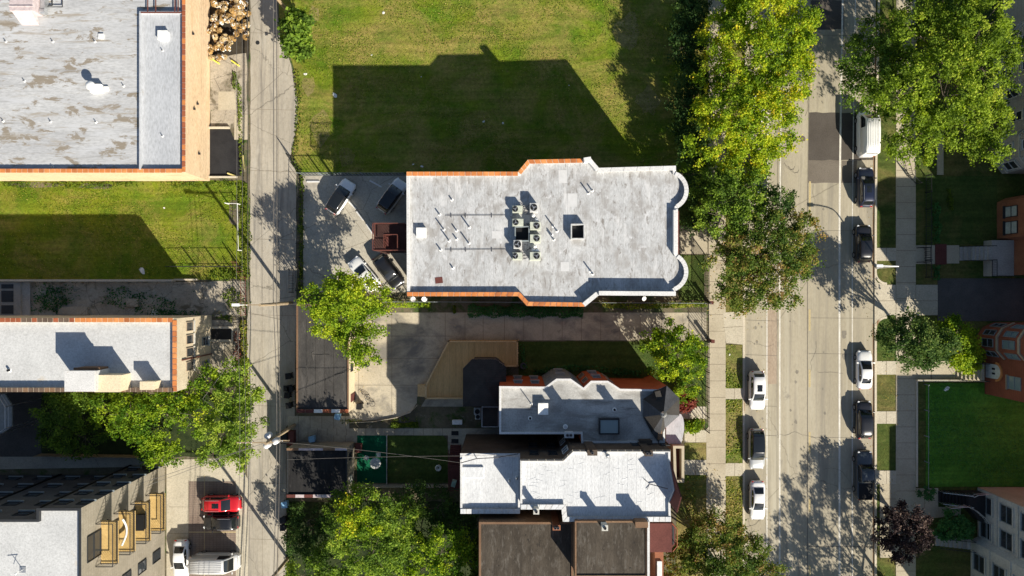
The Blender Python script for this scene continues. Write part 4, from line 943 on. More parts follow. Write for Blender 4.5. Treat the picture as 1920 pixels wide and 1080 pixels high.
# ---- house C: white roof
CC = 12.1
hc = [(975.5, 861.5), (1055.5, 861.5), (1073.5, 844), (1257, 844), (1257, 863), (1268, 919), (1257, 945), (1258, 977), (1056, 977), (1053.5, 954), (975.5, 954)]
kr, kpl, kinn, kz, _ = shell('white_roofed_rowhouse', 'long house with bright white coated flat roof and brown sided north wall', hc, CC, .28, .22, M['brown_shingle'], M['roof_white'], ring=M['whitepar'])
CL = 9.6
_, wpl2, winn2, wz2, _ = shell('', '', [(863, 850), (975.2, 850), (975.2, 962), (863, 962)], CL, .28, .22, M['brown_shingle'], M['roof_white'], ring=M['whitepar'], root=kr)
coping(kr, [(863, 962), (975, 962)], CL, .40, [M['whitepar'], M['roof_white']], .62, .05)
coping(kr, [(976, 954), (1053.5, 954), (1056, 977), (1258, 977)], CC, .40, [M['whitepar'], M['roof_white']], .62, .05, name='coping')
coping(kr, [(1257, 844), (1073.5, 844), (1055.5, 861.5), (976, 861.5)], CC, .08, [M['dframe']], .8, .03, th=.04)
q = [Vector(P2(a, b, CC)) for a, b in ((1258, 866), (1267.5, 919), (1257.5, 944))]
mb = MB(); hs = (.25, 2.4, 2.9)
for i in range(2):
    a, b = q[i], q[i + 1]; d_ = (b - a).normalized(); nn = Vector((d_.y, -d_.x)) * -.12; z0_ = CC - .3
    vs = [(*a, z0_), (*b, z0_), (*(b - nn), z0_), (*(a - nn), z0_), (*a, CC + hs[i]), (*b, CC + hs[i + 1]), (*(b - nn), CC + hs[i + 1]), (*(a - nn), CC + hs[i])]
    mb.add(vs, [(3, 2, 1, 0), (4, 5, 6, 7), (0, 1, 5, 4), (1, 2, 6, 5), (2, 3, 7, 6), (3, 0, 4, 7)])
mb.build('front_gable', M['maroon'], kr)
mb = MB(); c = P(886, 885, wz2); mb.box((c.x, c.y, wz2 + .1), (2.4, 1.15, .18)); mb.build('roof_hatch', M['roof_white'], kr, bevel=.03)
chim(kr, 1102, 844, 1119, 853, 0, CC + .9, M['brown_shingle'], 'chimney', 1)
chim(kr, 1209, 845, 1223, 854, 0, CC + .9, M['brown_shingle'], 'chimney', 2)
chim(kr, 1001, 954, 1010, 963, 0, CC + 1.0, M['limestone'], 'chimney', 1)
p = P(1138, 852, kz); pipe_stack(kr, p.x, p.y, kz, .5, .12, M['metal'], True)
for x, y in ((955, 899), (969, 894)): p = P(x, y, wz2); pipe_stack(kr, p.x, p.y, wz2, .6, .07, M['metal'], True)
mb = MB(); a = P(1218, 907, kz); mb.tube(a + Vector((0, 0, .1)), P(1250, 914, kz) + Vector((0, 0, .5)), .05); mb.path([a + Vector((-.6, .5, .1)), a, a + Vector((-.3, -.6, .1))], .03); mb.build('fallen_mast', M['greyp'], kr)
mb = MB()
mb.path([P(864, 868, wz2 + .5), P(893, 860, wz2 + .7), P(930, 858, wz2 + .5), P(972, 851, wz2 + .5)], .05); mb.tube(P(893, 858, wz2), P(893, 858, wz2 + .9), .05); mb.build('service_mast', M['greyp'], kr)
for (ax, ay), (bx, by), us in (((975.5, 861.5), (1055.5, 861.5), (1.0, 3.0)), ((1073.5, 844), (1257, 844), (1.5, 6.5, 9.5))):
    a = Vector(P2(ax, ay, CC)); b = Vector(P2(bx, by, CC)); d_ = (b - a).normalized(); n_ = Vector((-d_.y, d_.x))
    for lv in (1.4, 5.0, 8.6):
        for u in us: window(kr, a, d_, n_, u, 1.0, lv, lv + 1.7, M['dframe'], M['glass'])
a = Vector(P2(1055.5, 861.5, CC)); b = Vector(P2(1073.5, 844, CC)); d_ = (b - a).normalized(); n_ = Vector((-d_.y, d_.x))
for lv in (5.0, 8.8): window(kr, a, d_, n_, .2, .8, lv, lv + 1.8, M['frame'], M['glass'])
for k in range(46):
    x = rnd.uniform(985, 1245); y = rnd.uniform(870, 965) if x > 1062 else rnd.uniform(870, 945); a0 = rnd.uniform(-.5, .5); mb = MB()
    if x > 1080 and rnd.random() < .4: y = rnd.uniform(852, 880)
    pts = [P(x + j * 3.2 * cos(a0) + rnd.uniform(-1, 1), y + j * 3.2 * sin(a0) * .7 + rnd.uniform(-1, 1), kz) for j in range(5)]
    if all(978 < 960 + p.x * S / (1 - kz / H) < 1254 for p in pts): mb.path(pts, .02, 5); mb.build('felt_wrinkle', M['roof_white'], kr)
for x in list(range(990, 1250, 17)):
    mb = MB(); y1 = 970 if x > 1060 else 948; y0 = 867 if x < 1062 else 850; mb.path([P(x + rnd.uniform(-.5, .5), y, kz) for y in range(y0, y1, 9)], .016, 5); mb.build('roof_seam', M['roof_white'], kr)
# stone front porch
sp = world_thing('stone_porch', 'tan stone framed front porch east of the white roofed house', 'porch', *P2(1270, 870, 0))
mb = MB(); q = poly([(1262, 836), (1283, 836), (1283, 905), (1264, 905)], 5); qi = offset(q, .3)
if area(q) < 0: q = q[::-1]
n = 4; vs = [(*p, 0) for p in q] + [(*p, 5) for p in q] + [(*p, 5) for p in qi] + [(*p, 3.9) for p in qi]
mb.add(vs, [(i, (i + 1) % n, n + (i + 1) % n, n + i) for i in range(n)] + [(n + i, n + (i + 1) % n, 2 * n + (i + 1) % n, 2 * n + i) for i in range(n)] + [(2 * n + i, 2 * n + (i + 1) % n, 3 * n + (i + 1) % n, 3 * n + i) for i in range(n)])
mb.build('parapet', M['walk'], sp); mb = MB(); mb.add([(*p, 3.9) for p in qi], [(0, 1, 2, 3)]); mb.build('porch_floor', M['maroon'], sp)
# maroon rear stairs
ms = world_thing('maroon_stairs', 'maroon painted wooden stairs and landing at the west end of white house', 'stairs', *P2(853, 880, 0))
mb = MB()
for k in range(7): a = P2(842, 841 + k * 4.4 + 4.4, 2); b = P2(862, 841 + k * 4.4, 2); mb.prism([(a[0], a[1]), (b[0], a[1]), (b[0], b[1]), (a[0], b[1])], .1, .5 + k * .28)
mb.build('steps', M['maroon'], ms)
mb = MB(); a = P2(842, 916, 2.4); b = P2(862, 872, 2.4); mb.prism([a, (b[0], a[1]), b, (a[0], b[1])], 2.2, 2.4); mb.build('landing', M['maroon'], ms)
mb = MB(); mb.seg((a[0], a[1]), (a[0], P2(842, 841, 2.4)[1]), -.04, .04, 3.2, 3.28); mb.seg(a, (b[0], a[1]), -.04, .04, 3.2, 3.28)
for k in range(9): mb.box((a[0], a[1] + k * .5, 2.75), (.05, .05, .9))
mb.build('handrail', M['maroon'], ms)

# ---- houses D
DH = 10.5
d1 = [(898, 979), (1075, 979), (1075, 1180), (898, 1180)]
dr, dpl, dinn, dz1, _ = shell('brown_felt_roofed_house', 'house with weathered brown felt roof at bottom edge, west of the roof ridge', d1, DH, .12, .22, M['brownbrick'], M['roof_brown'], ring=M['brownbrick'])
chim(dr, 1037, 985, 1050, 993, 0, DH + 1.2, M['redbrick2'], 'chimney', 2)
d2_ = [(1078, 977), (1214, 977), (1214, 1082), (1078, 1082)]
dr2, dpl2, dinn2, dz2, _ = shell('taller_brown_roofed_house', 'slightly taller house with brown felt roof at bottom edge, east of the dividing curb', d2_, DH + 2.2, .12, .16, M['brownbrick'], M['roof_brown'], ring=M['brownbrick'])
chim(dr2, 1129, 985, 1139, 994, 0, DH + 3.2, M['limestone'], 'chimney', 1)
chim(dr2, 1192, 979, 1214, 988, 0, DH + 2.9, M['brownbrick'], 'chimney')
mb = MB(); mb.seg(P2(1216, 978, DH + 2.3), P2(1216, 1082, DH + 2.3), -.12, .12, 0, DH + 2.3); mb.build('party_wall', M['whitepar'], dr2)
mh = world_thing('maroon_mansard_front', 'dark maroon mansard roofed front bay with copper coloured wall at bottom edge', 'building', *P2(1240, 1010, 0))
mb = MB(); mb.prism(poly(rect(1218, 980, 1259, 1034), 10.2), 0, 10.2); mb.prism(poly(rect(1228, 1034, 1244, 1120), 9.6), 0, 9.6, 1); mb.build('wall', [M['redbrick2'], M['redbrick2']], mh)
q = poly(rect(1218, 980, 1259, 1034), 10.2); 
mb = MB(); mb.prism(q, 10.21, 10.4); mb.build('roof', M['maroon'], mh)
mb = MB(); mb.prism(poly(rect(1232, 1052, 1241, 1100), 9.7), 9.62, 9.8); mb.build('skylight', M['frame'], mh)
mb = MB(); fo = poly([(1258, 978), (1267, 988), (1267, 1020), (1259, 1030)], 8); mb.prism(fo, 0, 7.9, 0); mb.prism(offset(fo, .15), 7.9, 7.95, 1)
mb.build('bay', [M['maroon'], M['dark']], mh)
mb = MB()
for a, b in zip(fo[:-1], fo[1:]): mb.tube((*a, 8.6), (*b, 8.6), .05); mb.tube((*a, 7.9), (*a, 8.6), .04)
mb.build('railing', M['terra_c'], mh)

# ---- garages
def garage(name, label, px, h, wall, roof, cop, east, extra=None):
    r, pl, inn, zr, rf = shell(name, label, px, h, .12, .18, wall, roof, ring=cop, cat='garage')
    return r
g1 = garage('wrinkled_roof_garage', 'long garage with wrinkled grey felt roof beside the alley', [(555.5, 571), (654, 571), (654, 773), (555.5, 773)], 3.0, M['stucco2'], M['roof_felt'], M['brownbrick'], None)
coping(g1, [(556, 773), (654, 773)], 3.0, .3, [M['maroon'], M['ivory'], M['terra_c']], 1.0, .03)
mb = MB(); zz = 2.9
for k in range(11):      # torn wrinkles of the felt
    x = rnd.uniform(570, 640); y = rnd.uniform(660, 765); ang = rnd.choice((0.1, -.1, 1.9, 2.1, 1.57)); pts = []
    for j in range(6):
        pts.append(P(x + cos(ang) * j * 7 + rnd.uniform(-2.5, 2.5), y - sin(ang) * j * 7 + rnd.uniform(-2.5, 2.5), zz) + Vector((0, 0, .0)))
    pts = [p for p in pts if P(562, 0, zz).x < p.x < P(648, 0, zz).x and P(0, 768, zz).y < p.y < P(0, 580, zz).y]
    if len(pts) > 1: mb = MB(); mb.path(pts, .028, 5); mb.build('felt_wrinkle', M['roof_felt'], g1)
for x in (575, 592, 609, 626): mb = MB(); mb.path([P(x + rnd.uniform(-.7, .7), y, zz) for y in range(600, 768, 12)], .022, 5); mb.build('felt_seam', M['roof_felt'], g1)
o_, d_, n_ = Vector(P2(654, 773, 3)), Vector((0, 1)), Vector((1, 0))
for u in (4.6,): window(g1, o_, d_, n_, u, .9, 1.2, 2.2, M['dframe'], M['glass'])
mb = MB(); obox(mb, o_, d_, n_, 1.0, 1.9, .003, .06, .1, 2.1); mb.build('door', M['maroon'], g1)
g2 = garage('black_roofed_garage', 'square garage with black felt roof and pinkish coping by the alley', [(537.5, 841), (651, 841), (651, 932), (537.5, 932)], 3.6, M['brick5'], M['roof_black'], M['dark'], None)
coping(g2, [(651, 841), (537.5, 841)], 3.6, .16, [M['pink'], M['terra_c'], M['brownbrick']], 1.3, .03)
coping(g2, [(537.5, 932), (620, 932)], 3.6, .25, [M['pink'], M['maroon']], 1.0, .03)
o_, d_, n_ = Vector(P2(651, 932, 3.6)), Vector((0, 1)), Vector((1, 0))
window(g2, o_, d_, n_, 4.0, .8, 1.6, 2.8, M['dframe'], M['glass']); window(g2, o_, d_, n_, 1.2, .9, 1.4, 2.8, M['limestone'], M['curtain'], bars=0)

# ================================================================== eastern street front
def bayfront(name, label, base, h, wall, stone, floors, fm, gm, depth=12, roof=None, winlist=None, bays=()):
    """building seen from its street front: ground footprint in photo pixels of the foot of the wall"""
    r = world_thing(name, label, 'building', *P2(*base[0]), 0)
    pl = poly(base)
    mb = MB(); mb.prism(pl, 0, h); mb.build('wall', wall, r)
    mb = MB(); mb.prism(offset(pl, .3), h, h + .02); mb.build('roof', roof or M['roof_cream'], r)
    mb = MB(); q = pl
    return r, pl
def band(r, a, b, z, hh, out, mat, name='string_course'):
    a, d, n, L = wallaxes(a, b); mb = MB(); obox(mb, a, d, n, -.02, L + .02, .003, out, z, z + hh); mb.build(name, mat, r)

# red brick bay-fronted house with arched door (E2)
e2 = [(1862, 604), (1842, 613), (1832, 628), (1832, 652), (1845, 667), (1845, 738), (2120, 738), (2120, 604)]
r2, p2 = bayfront('red_brick_bay_house', 'tall red brick house with projecting bay and arched white door by green lot', e2, 12.6, M['darkred'], M['tanstone'], 4, None, None)
pp2 = poly(e2)
for a, b, us, wd in ((pp2[1], pp2[0], (.25,), .85), (pp2[2], pp2[1], (.12,), .75), (pp2[3], pp2[2], (.28,), 1.0), (pp2[4], pp2[3], (.2,), .85)):
    a_, d_, n_, L_ = wallaxes(a, b); n_ = -n_ if False else n_
    # the street is to the west: make sure the normal points out of the footprint
    cx = sum(p[0] for p in pp2) / 8
    if n_.x > 0: n_ = -n_
    for lv in (.9, 4.3, 7.7):
        for u in us: window(r2, a_, d_, n_, u, min(wd, L_ - .35), lv, lv + 1.9, M['gframe'], M['glass_b'] if lv == 4.3 else M['glass'])
    for z in (3.3, 6.7, 10.1):
        mb = MB(); obox(mb, a_, d_, n_, -.03, L_ + .03, .003, .14, z, z + .30); mb.build('string_course', M['tanstone'], r2)
a_ = Vector(pp2[5]); d_ = Vector((0, 1)); n_ = Vector((-1, 0))
for lv in (4.0, 7.4): window(r2, a_, d_, n_, 1.2, 1.5, lv, lv + 2.0, M['gframe'], M['glass_b'], M['tanstone'])
dm = MB(); n = 10; cyy = 2.9
arcp = [(cyy - .85, .5)] + [(cyy - .85 * cos(pi * i / n), 2.2 + .75 * sin(pi * i / n)) for i in range(n + 1)] + [(cyy + .85, .5)]
vs = [(a_.x - .05, a_.y + u, z) for u, z in arcp] + [(a_.x - .16, a_.y + u, z) for u, z in arcp]; m_ = len(arcp)
dm.add(vs, [tuple(range(2 * m_ - 1, m_ - 1, -1))] + [(i, (i + 1) % m_, m_ + (i + 1) % m_, m_ + i) for i in range(m_)])
dd = dm.build('door', M['frame'], r2)
mb = MB()
for u in (-.35, .2): mb.prism([(a_.x - .19, a_.y + cyy + u), (a_.x - .165, a_.y + cyy + u), (a_.x - .165, a_.y + cyy + u + .22), (a_.x - .19, a_.y + cyy + u + .22)], 1.6, 2.1)
mb.build('door_pane', M['glass'], dd)
mb = MB()
for i in range(n):
    t0, t1 = pi * i / n, pi * (i + 1) / n
    pts = [(cyy - rr * cos(t), 2.2 + rr * .9 * sin(t)) for rr, t in ((.9, t0), (.9, t1), (1.15, t1), (1.15, t0))]
    vs = [(a_.x - .01, a_.y + u, z) for u, z in pts] + [(a_.x - .2, a_.y + u, z) for u, z in pts]
    mb.add(vs, [(4, 5, 6, 7), (0, 1, 5, 4), (2, 3, 7, 6), (1, 2, 6, 5), (3, 0, 4, 7)])
mb.build('arch', M['terra_b'], dd)

def stairs_thing(name, label, x0, x1, y0, y1, n, rise, mat, rail=None, base=.1, dirx=1, cat='stairs'):
    """steps climbing eastwards between photo columns x0..x1"""
    r = world_thing(name, label, cat, *P2((x0 + x1) / 2, (y0 + y1) / 2))
    mb = MB()
    for k in range(n):
        a = P2(x0 + (x1 - x0) * k / n, y1); b = P2(x0 + (x1 - x0) * (k + 1) / n, y0)
        mb.prism([(a[0], a[1]), (b[0] - .004, a[1]), (b[0] - .004, b[1]), (a[0], b[1])], base - .05, base + (k + 1) * rise)
    mb.build('steps', mat, r)
    if rail:
        for y in (y0, y1):
            mb = MB(); a = P2(x0, y); b = P2(x1, y); z1 = base + n * rise
            mb.tube((a[0], a[1], base + 1.0), (b[0], b[1], z1 + .95), .04)
            for k in range(n + 1): q = Vector(a).lerp(Vector(b), k / n); mb.tube((q.x, q.y, base + k * rise), (q.x, q.y, base + k * rise + .95), .02, n=5)
            mb.build('handrail', rail, r)
    return r
stairs_thing('stone_stairs', 'pale stone stairs with dark handrails up to the arched white door', 1792, 1832, 679, 711, 7, .17, M['walk'], M['dark'])
stairs_thing('shaded_stone_stairs', 'shaded grey stone stairs leading east beside the asphalt drive', 1797, 1843, 463, 489, 8, .17, M['greystone'], M['dark'])
mb = MB(); mb.prism(poly(rect(1773, 460, 1797, 494)), 0, .16); mb.prism(poly(rect(1752, 458, 1773, 496)), 0, .22, 1); solo(mb, 'terrace_step', [M['walk'], M['maroon']], 'low terrace landing with brown band between sidewalk path and shaded stairs', 'steps')
# landing of E1
ld = world_thing('porch_landing', 'grey stone porch landing with iron railing in front of the orange brick house', 'porch', *P2(1865, 486))
mb = MB(); mb.prism(poly(rect(1843, 452, 1884, 518)), 0, 1.5); mb.build('platform', M['greystone'], ld)
mb = MB(); q = [P2(1843, 488), P2(1843, 518), P2(1884, 518)]
for a, b in zip(q[:-1], q[1:]):
    for z in (1.6, 2.4): mb.tube((*a, z), (*b, z), .035)
    L = (Vector(b) - Vector(a)).length
    for k in range(int(L / .18)): c = Vector(a).lerp(Vector(b), k / int(L / .18)); mb.tube((c.x, c.y, 1.5), (c.x, c.y, 2.4), .015, n=4)
mb.build('railing', M['dark'], ld)
# E1 orange-brick house
e1 = [(1884, 372), (1868, 380), (1868, 448), (1884, 452), (1884, 516), (2150, 516), (2150, 372)]
r1, p1 = bayfront('orange_brick_house', 'orange brick house with green framed bay windows set back in shade', e1, 11.5, M['redbrick2'], None, 3, None, None)
q1 = poly(e1)
a_ = Vector(q1[2]); d_ = Vector((0, 1)); n_ = Vector((-1, 0))
for lv in (1.5, 5.0, 8.3):
    window(r1, a_, d_, n_, .4, 1.5, lv, lv + 2.0, M['dframe'], M['curtain'], M['dframe']); window(r1, a_, d_, n_, 2.4, 1.3, lv, lv + 2.0, M['dframe'], M['curtain'], M['dframe'])
# E0 greystone, top right
e0_ = [(1880, -260), (1862, -230), (1862, -120), (1880, -90), (1880, 60), (1862, 80), (1862, 170), (1880, 200), (1880, 255), (1862, 268), (1862, 306), (1878, 326), (2200, 326), (2200, -260)]
r0, p0 = bayfront('greystone_flats', 'greystone apartment house with bay windows mostly behind the big green tree', e0_, 11.0, M['greystone'], None, 3, None, None)
q0 = poly(e0_)
for i in (4, 5, 6, 7, 8, 9, 10):
    a, b = Vector(q0[i + 1]), Vector(q0[i]); a_, d_, n_, L_ = wallaxes(a, b)
    if n_.x > 0: n_ = -n_
    if L_ < 1.2: continue
    k = max(1, int(L_ / 2.4))
    for lv in (1.3, 4.8, 8.2):
        for j in range(k): window(r0, a_, d_, n_, (j + .5) * L_ / k - min(.55, L_ * .35), min(1.1, L_ * .7), lv, lv + 1.9, M['frame'], M['glass'], M['limestone'], M['limestone'])
    for z in (.9, 4.2, 7.6, 10.6):
        mb = MB(); obox(mb, a_, d_, n_, -.03, L_ + .03, .003, .12, z, z + .2); mb.build('string_course', M['limestone'], r0)
# E3 limestone, bottom right
e3 = [(1832, 914), (1832, 1006), (1819, 1012), (1819, 1240), (2150, 1240), (2150, 914)]
r3, p3 = bayfront('limestone_flats', 'pale limestone flats with tan brick side wall south of the green lot', e3, 9.8, M['limestone'], None, 3, None, None)
q3 = poly(e3)
mb = MB(); a = q3[0]; b = q3[5]; mb.prism([(a[0] + .03, a[1]), (b[0], a[1]), (b[0], a[1] + .06), (a[0] + .03, a[1] + .06)], 0, 9.75); mb.build('side_wall', M['tanstone'], r3)
a_ = Vector(q3[1]); d_ = Vector((0, 1)); n_ = Vector((-1, 0))
for lv in (.7, 4.0, 7.2):
    for u in (.35, 3.3): window(r3, a_, d_, n_, u, 2.0, lv, lv + 1.9, M['gframe'], M['glass'], M['limestone'], M['limestone'])
a_ = Vector(q3[3])
for lv in (.7, 4.0, 7.2):
    for u in (8.4, 11.5): window(r3, a_, d_, n_, u, 2.0, lv, lv + 1.9, M['gframe'], M['glass'], M['limestone'], M['limestone'])
for lv in (3.3, 6.6):
    for a, b in ((q3[0], q3[1]), (q3[2], q3[3])):
        a2, d2, n2, L2 = wallaxes(b, a); n2 = Vector((-1, 0)); mb = MB(); obox(mb, a2, d2, n2, 0, L2, .003, .12, lv, lv + .18); mb.build('string_course', M['limestone'], r3)
stairs_thing('dark_entry_stairs', 'dark entry stairs with grey steel handrails north of the limestone flats', 1758, 1800, 919, 940, 9, .16, M['black'], M['metal'])
mb = MB(); mb.prism(poly([(1800, 919), (1832, 919), (1832, 975), (1822, 970), (1800, 944)]), 0, 1.5); r_ = solo(mb, 'entry_landing', [M['dark']], 'dark raised entry landing against the limestone flats', 'landing')
hrl = world_thing('landing_handrail', 'pale steel handrail bending around the dark entry landing', 'railing', *P2(1815, 950), 1.5)
for pts in ([(1758, 941), (1790, 938), (1806, 946), (1820, 958), (1829, 970), (1829, 1000)], [(1800, 921), (1808, 917), (1832, 915)]):
    q = [P2(a, b) for a, b in pts]; mb = MB()
    for a, b in zip(q[:-1], q[1:]): mb.tube((*a, 2.5), (*b, 2.5), .05); mb.tube((*a, 1.5), (*a, 2.5), .025); mb.tube((*a, 2.0), (*b, 2.0), .025)
    mb.build('rail', M['metal'], hrl)
stairs_thing('lower_stone_stairs', 'shaded stone stairs south of the rounded bush near the purple tree', 1752, 1806, 1004, 1022, 8, .16, M['greystone'], M['dark'])

# low walls, green-lot edging
wl = MB(); wl.prism(poly(rect(1716, 711, 1835, 714)), 0, .55); wl.prism(poly(rect(1716, 714, 1719, 912)), 0, .25); solo(wl, 'low_garden_wall', [M['curb']], 'low pale concrete wall along the north and west sides of green lot', 'wall')

# ================================================================== fences
def fence(name, label, pts, h, mat, rails=(.15, .95), post=2.2, picket=.16, pr=.018, rr=.03, base=.1, solid=None):
    q = [Vector(P2(a, b)) for a, b in pts]; r = world_thing(name, label, 'fence', q[0].x, q[0].y, base)
    mb = MB(); pk = MB()
    for a, b in zip(q[:-1], q[1:]):
        for f in rails: mb.tube((a.x, a.y, base + h * f), (b.x, b.y, base + h * f), rr, n=6)
        L = (b - a).length; k = max(1, round(L / post))
        for i in range(k + (b == q[-1])):
            c = a.lerp(b, i / k); m2 = MB(); m2.box((c.x, c.y, base + h / 2 + .04), (.09, .09, h + .08)); m2.build('post', mat, r)
        if picket:
            k = int(L / picket)
            for i in range(k): c = a.lerp(b, (i + .5) / k); pk.box((c.x, c.y, base + h / 2), (pr * 2, pr * 2, h))
        if solid: pk.seg(a, b, -.02, .02, base + .05, base + h)
    mb.build('rail', mat, r)
    if pk.v: pk.build('pickets' if not solid else 'panel', solid or mat, r)
    return r
IRON = M['dark']
fence('iron_fence', 'black iron fence along the west sidewalk from driveway gate to corner shrub', [(1321, 640), (1321, 805)], 2.0, IRON, post=1.85, picket=.5)
fence('iron_fence', 'black iron fence in front of the twin rounded bays', [(1322, 478), (1322, 565)], 1.7, IRON, post=1.85, picket=.2)
fence('iron_fence', 'black iron fence under the deep green tree north of the stoop', [(1322, 326), (1322, 424)], 1.7, IRON, post=1.85, picket=.25)
fence('sliding_gate', 'black iron gate across the long concrete driveway', [(1320, 568), (1320, 638)], 2.0, IRON, post=4.5, picket=.4)
fence('iron_fence', 'dark iron fence on the north side of the parking lot', [(566, 329), (760, 329)], 1.8, M['gframe'], post=2.6, picket=.4)
fence('alley_fence', 'weedy dark wire fence between alley and parking lot', [(545, 293), (566, 329), (562, 545)], 1.6, M['dark'], post=2.6, picket=.6)
fence('alley_gate', 'dark iron gate panels at southwest corner of parking lot', [(551, 505), (551, 548)], 1.8, M['dark'], post=2.6, picket=.3)
fence('boundary_fence', 'thin metal fence covered in vines south of the central block', [(700, 565), (1325, 568)], 1.6, M['gframe'], post=2.6, picket=.8)
fence('yard_fence', 'dark fence along south edge of the green turf yard', [(668, 908), (843, 908)], 1.2, M['walk'], post=2.6, picket=0, solid=M['yardc'])
fence('lot_fence', 'rusty iron fence at alley end of the weedy cellar lot', [(445, 492), (462, 520), (462, 590)], 1.7, M['porchrail'], post=2.2, picket=.5)
fence('lot_fence', 'wire fence on north side of the cellar lot by alley', [(325, 500), (455, 500)], 1.7, M['dark'], post=2.4, picket=.8)
fence('white_pipe_fence', 'short pale pipe fence at the alley edge of the western lawn', [(430, 383), (452, 384), (454, 470)], 1.1, M['white_metal'], rails=(.95,), post=4, picket=0)
fence('iron_fence', 'tall dark iron fence running down the yard behind rusty fence', [(450, 525), (450, 760)], 2.0, M['dark'], post=2.4, picket=.5)
fence('iron_fence', 'iron fence east of the shaded sidewalk, north of the driveway', [(1734, 330), (1734, 520)], 1.3, M['dark'], post=2.2, picket=.25)
fence('iron_fence', 'pale topped wire fence at west side of the green lot', [(1732, 720), (1732, 912)], .9, M['gframe'], rails=(.95,), post=3.5, picket=0)
fence('path_gate', 'small iron gate over the shaded path by the sidewalk', [(1718, 465), (1732, 465), (1732, 492), (1718, 492)], 1.3, M['dark'], post=2.2, picket=.3)
fence('iron_fence', 'thin iron fence frame between big green tree and sidewalk', [(1693, 300), (1700, 330), (1716, 345)], 1.2, M['dark'], post=2.2, picket=.4)
fence('wooden_fence', 'low wooden fence between tree thicket and apartment gangway', [(80, 850), (310, 853)], 1.4, M['pole'], post=2.6, picket=0, solid=M['pole'])
fence('turf_edging', 'pale board edging between green turf and lawn', [(726, 816), (726, 905)], .35, M['frame'], post=3, picket=0, solid=M['frame'])
fence('kerb_board', 'curved low edging of the garden bed south of courtyard', [(655, 792), (700, 790), (745, 782), (770, 772), (782, 760)], .25, M['curb'], post=3, picket=0, solid=M['curb'])

# gate post boxes
for px, py, lab in ((1327, 567, 'north'), (1329, 638, 'south')):
    mb = MB(); c = P2(px, py); mb.box((c[0], c[1], .85), (.32, .32, 1.6)); mb.box((c[0], c[1], 1.7), (.4, .4, .1)); solo(mb, 'gate_post', [M['maroon']], 'dark square gate post on the %s side of the driveway gate' % lab, 'gate post', 'driveway gate posts')

# ================================================================== vehicles
def loft(mb, secs, mat=0, cap=True):
    n = len(secs[0]); o = [p for s_ in secs for p in s_]
    fs = [(j * n + i, j * n + i + 1, (j + 1) * n + i + 1, (j + 1) * n + i) for j in range(len(secs) - 1) for i in range(n - 1)]
    fs += [(j * n + n - 1, j * n, (j + 1) * n, (j + 1) * n + n - 1) for j in range(len(secs) - 1)]
    if cap: fs += [tuple(range(n - 1, -1, -1)), tuple(range((len(secs) - 1) * n, len(secs) * n))]
    mb.add(o, fs, mat, True)
KIND = dict(
    sedan=dict(L=4.65, W=1.82, zt=[(-.5, .66), (-.475, .88), (-.36, .98), (.2, .96), (.38, .86), (.465, .74), (.5, .56)], cab=(.235, .02, -.20, -.37), zb=.97, zr=1.44, top=.70, base=.90),
    suv=dict(L=4.65, W=1.90, zt=[(-.5, .7), (-.48, 1.0), (-.4, 1.08), (.2, 1.06), (.40, .98), (.475, .84), (.5, .6)], cab=(.262, .06, -.36, -.468), zb=1.06, zr=1.66, top=.74, base=.92),
    van=dict(L=5.6, W=2.05, zt=[(-.5, .9), (-.49, 1.3), (-.3, 1.35), (.36, 1.3), (.42, 1.12), (.485, .9), (.5, .6)], cab=(.41, .27, -.46, -.492), zb=1.3, zr=2.5, top=.80, base=.96),
    pickup=dict(L=5.9, W=2.02, zt=[(-.5, .9), (-.49, 1.12), (-.3, 1.14), (.22, 1.14), (.42, 1.08), (.485, .95), (.5, .7)], cab=(.235, .12, -.11, -.145), zb=1.14, zr=1.88, top=.76, base=.90))
def lerpt(tab, x):
    tab = sorted(tab)
    if x <= tab[0][0]: return tab[0][1]
    for (a, u), (b, v) in zip(tab[:-1], tab[1:]):
        if x <= b: return u + (v - u) * (x - a) / (b - a)
    return tab[-1][1]
